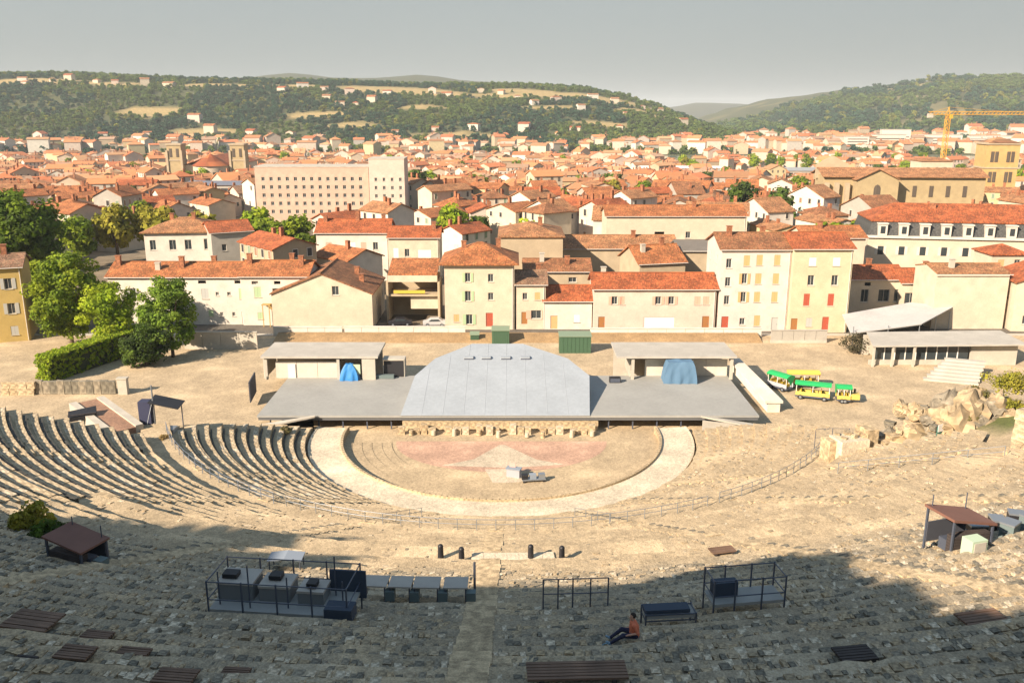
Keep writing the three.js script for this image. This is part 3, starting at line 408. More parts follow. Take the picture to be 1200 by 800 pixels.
// ---------------------------------------------------------------- trees by the yard, hedge
tree('broadleaf_tree', 'tall full green tree beside the yellow house', -76.5, 0, -149, { h: 5, r: .4, rx: 6.6, ry: 8.2, cy: 9.2, clumps: 90, per: 150, leaf: .30, cr: 1.7, cols: GREEN, seed: 11 });
tree('broadleaf_tree', 'bright leafed young tree standing behind the clipped hedge', -67.6, 0, -145.5, { h: 4, r: .28, rx: 5.4, ry: 5.8, cy: 6.4, clumps: 60, per: 150, leaf: .28, cr: 1.5, cols: BRIGHT, seed: 12 });
tree('broadleaf_tree', 'round clipped tree in front of the long white house', -56.2, 0, -141.5, { h: 5, r: .32, rx: 5.0, ry: 6.6, cy: 7.7, clumps: 70, per: 150, leaf: .26, cr: 1.3, cols: [[.17, .27, .03], [.21, .31, .035], [.12, .195, .025]], seed: 13 });
tree('broadleaf_tree', 'dark tree added for the mass of shadow and ivy between the bright tree and the round tree', -58.6, 0, -136.5, { h: 2.2, r: .25, rx: 4.2, ry: 3.9, cy: 3.6, clumps: 46, per: 150, leaf: .26, cr: 1.3, cols: DARK, seed: 14 });  // dark leaves stand for the shadow and ivy massed here
tree('broadleaf_tree', 'huge dark green tree on the slope above the yellow house', -104, 1, -186, { h: 7, r: .6, rx: 9.5, ry: 9, cy: 13, clumps: 120, per: 150, leaf: .5, cr: 2.6, cols: [[.12, .19, .016], [.16, .23, .018], [.075, .125, .016]], seed: 15 });
tree('broadleaf_tree', 'lower green tree under the huge dark tree', -93, 0, -170, { h: 4, r: .35, rx: 6.5, ry: 5, cy: 7, clumps: 60, per: 140, leaf: .4, cr: 1.9, cols: GREEN, seed: 16 });
tree('broadleaf_tree', 'small tree between yellow house and the tall full tree', -83, 0, -158, { h: 3, r: .25, rx: 4, ry: 4, cy: 6, clumps: 36, per: 130, leaf: .34, cr: 1.5, cols: BRIGHT, seed: 17 });
{
  const h = thing('clipped_hedge', 'long clipped hedge with bright flat top running up to the trees', 'hedge', 0, 0, 0);
  const A = [-70.2, -127.5], B = [-63.2, -147], L = Math.hypot(B[0] - A[0], B[1] - A[1]), ang = Math.atan2(-(B[1] - A[1]), B[0] - A[0]);
  part('dark_core', box(L, 3.8, 2.2, (A[0] + B[0]) / 2, 0, (A[1] + B[1]) / 2, ang), M('hedge_core', () => std([.03, .04, .015])), h);  // solid dark box filling the hedge behind the leaves
  const surf = (f) => { const end = f() < .1, t = end ? (f() < .5 ? -.012 : 1.012) : f(), s = rr(-1.35, 1.35, f), top = !end && f() < .5, y = top ? 3.95 : rr(.2, 3.9, f), o = top || end ? s : Math.sign(s) * 1.3; const dx = (B[0] - A[0]) / L, dz = (B[1] - A[1]) / L; return [A[0] + dx * L * t - dz * o, y, A[1] + dz * L * t + dx * o]; };
  part('leaves', leafCloud(31, 1500, 14, .17, surf, BRIGHT, .38), leafM('crown'), h);
  const shrub = (label, x, y, z, rx, ry, cols, seed, leaf = .14) => { const t = thing('shrub', label, 'shrub', x, y, z); part('stem', trunkGeo(ry * .6, .06, rx, ry, ry, seed), barkM, t); part('foliage', leafCloud(seed, 26, 70, leaf, ball(rx * .8, ry * .7, ry * .8, .1), cols, rx * .35), leafM('crown'), t); return t; };
  shrub('dark grey green shrub beside the low flat roofed building', 57.4, 0, -144, 2.8, 2.2, [[.10, .09, .05], [.08, .075, .04]], 41);
  shrub('yellow green shrub on top of the ruined rock', 50.2, 12.2, -86, 2.4, 1.2, OLIVE, 42);
  shrub('dry olive shrub growing from the side of the ruined rock', 46.5, 9.8, -83.5, 1.6, 1.3, [[.26, .19, .05], [.16, .14, .05]], 43);
  shrub('scrubby bush below the ruined rock', 42.4, 9.7, -80.8, 1.2, .8, OLIVE, 44);
  shrub('yellowish bush by the brown roofed booth in the shade edge', -27.5, 16.5, -46.5, 1.3, 1.0, OLIVE, 45);
  shrub('dark low bush at the foot of the yellow bush', -25.8, 16.5, -45.2, 1.1, .8, DARK, 46);
  shrub('dry tuft of grass at the head of the steel railing', -35.9, 6.3, -86.2, .8, .6, [[.34, .24, .09], [.28, .20, .08]], 47, .1);
  shrub('small leafy shrub on the lower seats beside the walk', -27.5, 1.6, -101.5, .8, .6, [[.20, .17, .08], [.14, .13, .05]], 48, .1);
  shrub('dark ivy growth in the corner below the lowest rows', 16, 24.6, -21.8, 1.6, .8, DARK, 49, .12);
  [[43.2, 11.2, -79.2, 1.0], [47.6, 12.0, -80, 1.2], [45.2, 12.4, -82, 1.4], [41.4, 9.6, -82.6, .9], [48.8, 9.8, -78.4, 1.0]].forEach(([x, y, z, r], i) => shrub(['dry scrub on the ruined rock beside the notice board', 'olive scrub high on the ruined rock toward the piers', 'olive scrub crowning the ruined rock', 'dry scrub at the low end of the ruined rock', 'scrub between the ruined rock and the piers'][i], x, y, z, r, r * .6, i % 2 ? OLIVE : [[.30, .22, .08], [.17, .16, .05]], 400 + i, .12));
  // low wall and gate pillar below the hedge
  const lw = thing('stone_garden_wall', 'weathered grey garden wall below the clipped hedge', 'wall', -62.6, 0, -121.8);
  for (let k = 0; k < 11; k++) part('wall_block', stoneGeos[k % 4].clone().scale(1.04, rr(1.9, 2.1), .5), stoneMats[pick([5, 7, 7])], lw, -5.5 + k * 1.05, 0, 0);
  part('gate_pillar', box(1.3, 2.3, .8, 6.6), concrete, lw); part('pillar_cap', box(1.5, .18, 1, 6.6, 2.3), concrete, lw);
  const hw = thing('stone_block_wall', 'short tan stone wall at the end of the path', 'wall', -71, 0, -121.5); for (let k = 0; k < 4; k++) for (let j = 0; j < 2; j++) part('stone', stoneGeos[(k + j) % 4].clone().scale(1.18, 1.0, .8), stoneMats[pick([0, 1, 2])], hw, -1.8 + k * 1.2 + j * .2, j, 0);
}
// ---------------------------------------------------------------- railings, stands, booths on the seats
function railing(label, pts, h = 1.0, mid = true, m = steel, every = 1, group) {
  const c = pts[Math.floor(pts.length / 2)], t = thing('railing', label, 'railing', c[0], c[1], c[2], 0, group), q = pts.map(p => [p[0] - c[0], p[1] - c[1], p[2] - c[2]]);
  q.forEach((p, i) => { if (i % every === 0) part('post', bar([p[0], p[1] - .1, p[2]], [p[0], p[1] + h, p[2]], .035), m, t); });
  const rail = []; for (let i = 0; i < q.length - 1; i++) for (const k of mid ? [1, .55] : [1]) rail.push(bar([q[i][0], q[i][1] + h * k, q[i][2]], [q[i + 1][0], q[i + 1][1] + h * k, q[i + 1][2]], .025, 5));
  part('rails', rail, m, t); return t;
}
const arcPts = (r, a, b, n, y) => Array.from({ length: n + 1 }, (_, k) => at(r, a + (b - a) * k / n, y).toArray());
railing('steel railing curving along the lower walkway beside the restored benches', arcPts(40.6, -66, -30, 16, seatY(41.2)), 1.0, true, M('rail_blue', () => std([.20, .24, .30], { metalness: .4, roughness: .5 })));
railing('thin steel railing curving along the lower walkway below the middle seats', arcPts(40.5, -28, 28, 24, seatY(41.2)), .95, true);
railing('steel railing curving along the lower walkway beside the ruins', arcPts(40.5, 30, 58, 14, seatY(41.2)), 1.0, true);
railing('short dark railing across the entrance beside the pale ruin', [at(39.5, 59, 6.4), at(41, 60, 6.6), at(42.5, 61, 6.6)].map(p => p.toArray()), 2.0, true, darkSteel);
railing('steel handrail beside the stairway on the ruined side', [0, 1, 2, 3, 4, 5].map(k => at(45 + k * 2.6, 45, seatY(45 + k * 2.6)).toArray()), 1.0, true);
railing('handrail slanting down the middle seats toward the walk, near the restored benches', [0, 1, 2, 3].map(k => at(30 + k * 3, -15, seatY(30.3 + k * 3)).toArray()), .9, false);
railing('handrail slanting down the middle seats toward the walk, opposite the restored benches', [0, 1, 2, 3].map(k => at(30 + k * 3, 15, seatY(30.3 + k * 3)).toArray()), .9, false);
for (const [r, phi, lab] of [[56.3, -3.3, 'outer, on the pale slabs beside the blocks'], [56.6, -1.9, 'inner, next to the pale slabs'], [56.3, 2.6, 'inner, at the other end of the pale slabs'], [56.6, 4.6, 'outer, past the end of the pale slabs']]) {
  const p = at(r, phi, seatY(56.2)), t = thing('black_bollard', `short black bollard on the upper walkway, ${lab}`, 'bollard', p.x, p.y, p.z, 0, 'bollards on the upper walkway'); part('shaft', new THREE.CylinderGeometry(.17, .2, .85, 10).translate(0, .42, 0), blackM, t); part('cap', new THREE.SphereGeometry(.18, 10, 6).translate(0, .85, 0), blackM, t);
}
{
  const t = thing('paving_slabs', 'row of clean pale paving slabs on the upper walkway', 'paving'); const y = seatY(56.2); for (let k = 0; k < 7; k++) { const p = at(56.4, -.9 + k * .78, y + .04); part('slab', box(.72, .14, 1.5, p.x, y + .0, p.z, rad(-.9 + k * .78)), paleStone, t); }
}
function planks(label, x, y, z, w, d, turn, m, tilt = 0, n = 6) { const t = thing('wooden_deck', label, 'deck', x, y, z, turn); for (let k = 0; k < n; k++) part('plank', box(w, .07, d / n - .03, 0, .1 + rr(-.01, .01) + tilt * (k / n), (k + .5) * d / n - d / 2), m, t); for (const s of [-1, 1]) part('bearer', box(.14, .12, d, s * w * .36, -.02, 0), darkWood, t); return t; }
const onSeats = (r, phi) => { const i = rows.findIndex(q => r >= q[0] && r < q[1]); return at(r, phi, i < 0 ? seatY(r) : rows[i][2]); };
for (const [r, phi, w, d, m, lab] of [[80.4, -11.2, 2.6, 1.9, brownWood, 'brown plank deck in the shade beside a second one, near the stair with dark steps'], [80.9, -9.2, 1.5, 1.2, brownWood, 'smaller brown plank deck touching the larger brown deck'], [83.2, -8.5, 1.6, 1.2, brownWood, 'brown plank deck beside the black mat'], [82.3, -7.6, 1.5, 1.1, brownWood, 'brown plank deck set one row below the deck beside the black mat'], [83.9, -9.4, 1.0, 1.1, darkWood, 'black mat lying between brown plank decks'], [84.6, -5.7, 1.7, 1.2, brownWood, 'brown plank deck low in the shade, next to a tan one'], [83.6, -4.8, 1.2, .9, brownWood, 'tan brown plank deck a row below the low brown deck'], [84, 2.2, 4.2, 1.4, brownWood, 'wide brown plank deck below the seated person'], [83.2, 8.3, 1.7, 1.3, darkWood, 'black deck board with a brown strip beside it'], [82.6, 7.7, 1.3, .6, brownWood, 'thin brown strip of decking beside the black board'], [80.8, 12.9, 2.4, 1.6, brownWood, 'brown plank deck at the sunlit edge of the shade'], [60.8, 13.3, 2.2, 1.2, brownWood, 'small brown plank deck lying in full sun among the stones']]) { const p = onSeats(r, phi); planks(lab, p.x, p.y + .1, p.z, w * .68, d * .6, rad(phi), m); }
// equipment stand in the shade: railed platform with pale table tops
function stand(label, x, y, z, turn, o) {
  const t = thing('railed_stand', label, 'stand', x, y, z, turn), w = o.w, d = o.d;
  part('floor', box(w, .12, d, 0, o.y0 ?? .35), o.floor || greyDeck, t);
  for (const px of o.posts) for (const pz of [-d / 2, d / 2]) part('post', box(.055, o.h, .055, px, -.8, pz), darkSteel, t);
  const rails = []; for (const pz of [-d / 2, d / 2]) for (const k of [1, .55]) rails.push(box(w, .035, .035, 0, (o.h - .8) * k - .06, pz)); for (const px of [-w / 2, w / 2]) for (const k of [1, .55]) rails.push(box(.035, .035, d, px, (o.h - .8) * k - .06, 0)); part('rails', rails, darkSteel, t);
  for (const [a, b, c2, e2, m, hh] of o.tables || []) { const tb = part('table_top', box(b, .1, e2, a, hh || 1.2, c2), m || M('table_grey', () => std([.50, .46, .40], { map: texMetal })), t); part('table_skirt', box(b - .06, hh || 1.2, e2 - .06, a, 0, c2), M('skirt_grey', () => std([.17, .18, .18])), tb); }
  for (const [a, b, c2, e2, y2, h2] of o.panels || []) part('dark_panel', box(b, h2, e2, a, y2, c2), M('panel_navy', () => std([.04, .055, .08])), t);
  return t;
}
{
  const p = onSeats(74.6, -5.9);
  stand('railed equipment stand with pale boards and dark panels in the shade', p.x - .3, p.y + .35, p.z, rad(-6), { w: 5.6, d: 2.0, h: 2.5, posts: [-2.8, -1.4, 0, 1.4, 2.8], tables: [[-2.0, 1.5, -.3, 1.2, null, 1.15], [-.4, 1.3, -.3, 1.1, null, 1.05], [1.1, 1.1, -.2, 1.0, null, .95]], panels: [[2.3, 1.5, -.9, .1, .2, 1.2], [2.5, 1.1, .9, .7, .4, .5]] });
  const st1 = scene.children.at(-1); for (const [x, z, h] of [[-2.5, .6, 1.9], [-1.2, .75, 2.3], [.3, .6, 1.8], [1.9, -.5, 2.2], [2.5, .5, 1.7]]) part('light_stand', bar([x, .3, z], [x, h, z], .03), darkSteel, st1); for (const [x, z, w2] of [[-2.3, -.2, .6], [-.5, -.4, .5], [1.1, -.1, .4]]) part('console', box(w2, .18, .45, x, 1.28 - (x + 2.3) * .05, z), blackM, st1); part('cable', new THREE.TubeGeometry(new THREE.CatmullRomCurve3([[-2.9, .4, 1], [-3.6, -.05, 1.6], [-4.3, .1, 1.1], [-5.2, 0, 1.5]].map(p => new THREE.Vector3(...p))), 20, .03, 5), blackM, st1);
  const q = onSeats(75.4, 8.2);
  stand('empty railed stand of dark tubes on the seats beyond the seated person', q.x, q.y + .3, q.z, rad(8), { w: 2.9, d: 1.1, h: 2.3, posts: [-1.45, -.6, .5, 1.45], panels: [[-.8, 1.0, -.1, .4, .5, .6]] });
  const s = onSeats(76.8, 5.5);
  stand('low railed stand with dark flat top beside the seated person', s.x, s.y + .2, s.z, rad(5), { w: 1.9, d: .7, h: 1.35, posts: [-.95, .95], panels: [[-.1, 1.7, 0, .5, .5, .14]] });
  railing('row of upright dark tube posts between the seated person and the sunlit rows', [[2.1], [2.6], [3.1], [3.7], [4.3]].map(([phi]) => onSeats(73, phi).toArray()), 1.5, true, darkSteel);
  railing('tall thin post beside the middle stair at the shade edge', [onSeats(69, -.35), onSeats(70, -.35)].map(v => v.toArray()), 1.7, true, darkSteel);
  const tables = [[-3.9, 1.15], [-2.95, 1.0], [-2.0, 1.15], [-.95, 1.05]];
  tables.forEach(([phi, w], i) => { const v = onSeats(71.2, phi), t = thing('folding_table', ['pale topped table right beside the railed equipment stand', 'pale topped table second from the railed equipment stand', 'pale topped table third from the railed equipment stand', 'pale topped table farthest from the railed stand, by the stair post'][i], 'table', v.x, v.y + .1, v.z, rad(phi)); part('table_top', box(w, .06, .95, 0, .72), M('table_grey'), t); for (const a of [-1, 1]) for (const b of [-1, 1]) part('leg', box(.06, .85, .06, a * (w / 2 - .08), -.12, b * .4), darkSteel, t); part('case', box(.4, .45, .35, w / 2 + .15, .1, .35), M('teal_grey'), t); });
  const flatBoard = onSeats(64.5, -9.8); const fb = thing('canvas_roof', 'small blue grey canvas top standing behind the railed equipment stand', 'canopy', flatBoard.x, flatBoard.y, flatBoard.z); part('canvas', slabs([[[-.9, .62, -.5], [0, .72, -.5], [0, .72, .5], [-.9, .62, .5]], [[0, .72, -.5], [.9, .62, -.5], [.9, .62, .5], [0, .72, .5]]], .05), M('canvas_grey', () => std([.22, .26, .31])), fb); for (const a of [-.8, .8]) for (const b of [-.5, .5]) part('pole', bar([a, -.1, b * .8], [a, .62, b * .8], .03), darkSteel, fb);
}
function booth(label, x, y, z, turn, w, d) {
  const t = thing('brown_roofed_booth', label, 'booth', x, y, z, turn);
  part('roof', slabs([[[-w / 2, 1.95, -d / 2], [w / 2, 1.35, -d / 2], [w / 2, 1.35, d / 2], [-w / 2, 1.95, d / 2]]], .14), M('rust_roof', () => std([.22, .105, .075], { map: texMetal, roughness: .8 })), t);
  for (const a of [-1, 1]) for (const b of [-1, 1]) part('post', box(.1, a < 0 ? 2.3 : 1.7, .1, a * (w / 2 - .15), -.5, b * (d / 2 - .12)), darkSteel, t);
  part('counter', box(w * .8, 1.0, .5, 0, -.1, d / 2 - .35), darkWood, t); part('back_screen', box(w * .9, 1.1, .08, 0, -.1, -d / 2 + .2), M('dark_screen'), t);
  for (let k = 0; k < 4; k++) part('equipment_case', box(.55, .6, .5, -w / 2 + .6 + k * .75, -.1, .1), k % 2 ? M('teal_grey') : darkSteel, t);
  part('aerial', bar([w / 2 - .3, 1.2, -d / 2 + .2], [w / 2 - .3, 2.3, -d / 2 + .2], .03), darkSteel, t); part('aerial', bar([-w / 2 + .3, 1.7, -d / 2 + .2], [-w / 2 + .3, 2.5, -d / 2 + .2], .03), darkSteel, t); return t;
}
{
  const a = onSeats(69, 21.2), b = onSeats(69.2, -18);
  booth('booth with tilted rust brown roof on the sunlit seats', a.x, a.y + .3, a.z, rad(18), 2.8, 2.0);
  booth('booth with tilted rust brown roof at the edge of the shade', b.x + .4, b.y + .2, b.z, rad(-22), 2.5, 1.8).scale.set(1, .72, 1);
  const wb = onSeats(70.8, 20.4), wt = thing('white_cabinet', 'pale cabinet in front of the sunlit brown roofed booth', 'cabinet', wb.x, wb.y, wb.z, .3); part('body', box(.9, 1.1, .7), M('pale_green'), wt); part('door', box(.7, .9, .03, 0, .1, .37), concrete, wt);
  for (let k = 0; k < 5; k++) { const v = onSeats(68 + (k % 2) * 1.3, 23.4 + k * .7), t = thing('equipment_case', ['black flight case nearest the sunlit booth', 'grey flight case second from the sunlit booth', 'black flight case third from the sunlit booth', 'grey flight case fourth from the sunlit booth', 'black flight case farthest from the sunlit booth'][k], 'case', v.x, v.y + .1, v.z, k * .7); part('body', box(.9, .8, .7), k % 2 ? M('teal_grey') : blackM, t); part('lid', box(.94, .1, .74, 0, .8), steel, t); for (const s of [-1, 1]) part('handle', box(.06, .08, .3, s * .48, .4), steel, t); }
  // speaker tower and ramp at the end of the restored benches
  const st = thing('loudspeaker_tower', 'dark loudspeaker tower with slanting canopy beside the brown ramp', 'tower', -39.7, 6.5, -91.2); part('cabinet', box(1.3, 2.6, 1.2, 0, .2), M('navy_cloth', () => std([.03, .035, .075])), st); part('canopy', slabs([[[.6, 3.1, -1.2], [3.8, 2.4, -1.2], [3.8, 2.2, 1], [.6, 2.9, 1]]], .1), blackM, st); part('mast', bar([.9, -.2, .3], [.9, 4.6, .3], .09, 8), steel, st); part('canopy_post', bar([3.6, -3, -.6], [3.6, 2.3, -.6], .06), darkSteel, st); part('stay', bar([.3, 0, 1.3], [.9, 3, .3], .04), steel, st); part('base', [box(3.8, .5, 1.4, 1.6, -.3, 1.4)], steel, st);
  const rp = thing('entrance_ramp', 'reddish brown boarded ramp with grey kerbs leading down to the loudspeaker tower', 'ramp', 0, 0, 0);
  const ra = new THREE.Vector3(-48.4, 7.6, -95.8), rb = new THREE.Vector3(-40.6, 7.2, -87.6), dir = rb.clone().sub(ra).setY(0).normalize(), sd = new THREE.Vector3(-dir.z, 0, dir.x);
  const strip = (o0, o1, dy) => [ra.clone().addScaledVector(sd, o0), rb.clone().addScaledVector(sd, o0), rb.clone().addScaledVector(sd, o1), ra.clone().addScaledVector(sd, o1)].map(v => [v.x, v.y + dy, v.z]);
  part('ramp_deck', slabs([strip(-1.1, 1.1, .1)], 1.2), M('ramp_red', () => std([.42, .25, .17], { map: texGravel })), rp); part('kerb', slabs([strip(1.1, 1.9, .28)], 1.4), concrete, rp); part('kerb', slabs([strip(-1.9, -1.1, .28)], 1.4), concrete, rp);
  const tent = thing('black_cover', 'low black cover at the head of the ramp', 'cover', -46.6, 7.4, -91.4, .4); part('sheet', slabs([[[-1.6, .6, -.6], [1.2, .9, -.6], [1.2, .5, .8], [-1.6, .3, .8]]], .5), blackM, tent); part('edge_batten', box(2.8, .08, .1, -.2, .5, .85), darkWood, tent);
}
// ---------------------------------------------------------------- ruins on the sunlit side
function rock(seed, r, sy, amp) { const g = new THREE.IcosahedronGeometry(r, r > 2 ? 5 : 2), p = g.attributes.position; const v = new THREE.Vector3(); for (let i = 0; i < p.count; i++) { v.fromBufferAttribute(p, i); const n = v.clone().divideScalar(r); const k = 1 + (fbm(n.x * 3 + seed, n.y * 3 + n.z * 2.1, 5, seed) - .5) * amp + (Math.abs(fbm(n.x * 7, n.z * 7 + n.y * 5, 3, seed + 4) - .5)) * -.5 + (Math.floor((n.y + .2 * fbm(n.x * 4, n.z * 4, 2, 3)) * 6) % 2 ? .05 : 0); p.setXYZ(i, v.x * k, v.y * k * sy, v.z * k); } g.computeVertexNormals(); return toCreasedNormals(g, .6); }
{
  const rk = thing('ruined_masonry', 'large lump of ruined Roman masonry with scrub growing on it', 'ruin', 45.6, 9.0, -82.2);
  const bould = [rock(21, 1, .8, 1.2), rock(22, 1, .9, 1.3), rock(23, 1, .7, 1.1)];
  for (let k = 0; k < 70; k++) { const a = rr(-2, 1.5), q = rr(0, 1.25), R0 = rr(3.6, 5.0), sc = rr(.7, 1.7); part('boulder', bould[k % 3].clone().scale(sc * rr(.9, 1.4), sc * rr(1.0, 1.7), sc), stoneMats[pick([1, 1, 3, 3, 5, 5])], rk, Math.sin(a) * R0 * Math.cos(q) * 1.1 - (k % 4 ? 0 : 4.2), R0 * .9 * Math.sin(q) - .6 - (k % 4 ? 0 : .8), Math.cos(a) * R0 * Math.cos(q) * .95, rr(0, 6)); }
  part('core', rock(5, 4.2, .9, .9), M('ruin_mat', () => std([.44, .35, .22], { map: texStone, bumpMap: texStone, bumpScale: .2, roughness: 1 })), rk); part('core', rock(8, 3.2, .9, .9).translate(-5, -1.2, 1.5), M('ruin_mat'), rk);
  for (let k = 0; k < 120; k++) { const a = rr(-1.9, 1.2), q = rr(-.1, 1.2), R0 = rr(4.3, 5.1); part('stone', stoneGeos[k % 4].clone().scale(rr(.4, 1.1), rr(.3, .7), rr(.4, .8)), stoneMats[pick([0, 1, 2, 3, 5, 7])], rk, Math.sin(a) * R0 * Math.cos(q) - (k % 3 ? 0 : 3.5), R0 * .8 * Math.sin(q) - .5, Math.cos(a) * R0 * Math.cos(q) * .9, rr(0, 3)); }
  const pr = thing('pale_ruin_wall', 'pale squared block of ruined wall beside the lower walkway', 'ruin', 32.6, 6.6, -80.4, .25); part('block', [box(3.0, 2.6, 2.2)], paleStone, pr); part('shoulder', [box(1.2, 3.4, 2, 2.1, 0, -.3), box(.8, 2.4, 1.6, -1.8, 0, -.6)], sandStone, pr); for (let k = 0; k < 10; k++) part('stone', stoneGeos[k % 4].clone().scale(rr(.4, .9), rr(.3, .7), rr(.4, .8)), stoneMats[pick([1, 2, 3])], pr, rr(-2.2, 2.4), 2.3 + rr(-.1, .3), rr(-1, .6), rr(0, 3));
  const rw = thing('broken_wall', 'broken tan wall stepping down between the pale block and the ruined rock', 'ruin', 37.6, 7.2, -81.2, .3); for (let k = 0; k < 6; k++) for (let j = 0; j < 6 - k * .8; j++) part('stone', stoneGeos[(k + j) % 4].clone().scale(rr(.95, 1.15), .62, rr(.9, 1.3)), stoneMats[pick([0, 1, 1, 2, 3])], rw, -2.3 + (5 - k) * .95 + rr(-.1, .1), -.3 + j * .58, rr(-.15, .15), rr(-.08, .08));
  const sg = thing('notice_board', 'white and dark green notice board leaning on the ruined rock', 'sign', 40.4, 8.9, -78.6, .5); part('board', box(1.1, 1.5, .08, 0, .6), M('sign_green', () => std([.03, .14, .11])), sg); part('upper_panel', box(1.0, .7, .05, 0, 1.6, .05), white, sg); part('leg', box(.1, .8, .1, 0, -.1), darkWood, sg);
  for (const [x, z, lab] of [[41.4, -67.2, 'tall pale stone pier beside the stair rail above the ruins'], [43.3, -66.5, 'tall pale stone pier next to the outermost one'], [44.5, -65.6, 'outermost tall pale stone pier above the ruins']]) { const t = thing('stone_pier', lab, 'pier', x, 11.8, z, .5); for (let k = 0; k < 6; k++) part('course', stoneGeos[k % 4].clone().scale(.95 + rr(-.06, .06), .86, 1.6), stoneMats[pick([2, 4, 6])], t, rr(-.04, .04), k * .82 - .3, 0); }
  const bl = thing('pink_stele', 'small pale stele with pinkish top among the ruined stones', 'stele', 37.8, 8.2, -76.2); part('shaft', box(1.0, 1.5, .5), paleStone, bl); part('cap', box(1.0, .5, .45, 0, 1.5), M('pink_marble'), bl);
  const stp = thing('yard_steps', 'broad pale steps climbing from the yard to the flat roofed building', 'steps', 66, 0, -127.5, -.35); for (let k = 0; k < 7; k++) part('step', box(7.5 - k * .3, .3, 1.1, k * .4, k * .3 - .01, -k * 1.0), concrete, stp);
  const gear = thing('orchestra_equipment', 'low trolley with grey cases standing on the orchestra floor', 'trolley', 1.2, .02, -90.6, .15); part('platform', box(2.6, .12, .9, 1.2, .3), steel, gear); for (const [a, m] of [[.2, blackM], [1.1, M('canvas_grey')], [2.1, steel]]) part('case', box(.7, .5, .6, a, .42), m, gear); for (const a of [.1, 2.3]) for (const b of [-.35, .35]) part('wheel', new THREE.CylinderGeometry(.15, .15, .1, 10).rotateX(Math.PI / 2).translate(a, .15, b), blackM, gear);
  const ck = thing('covered_desk', 'grey covered control desk on the orchestra floor', 'desk', .2, .02, -92.2, -.3); part('desk_top', box(1.7, .08, .9, 0, .95), M('canvas_grey'), ck); part('desk_body', box(1.5, .95, .7), M('lilac_grey', () => std([.33, .33, .36])), ck); part('screen', box(.7, .5, .06, -.2, 1.03, -.2), M('pink_grey', () => std([.5, .33, .28])), ck);
}
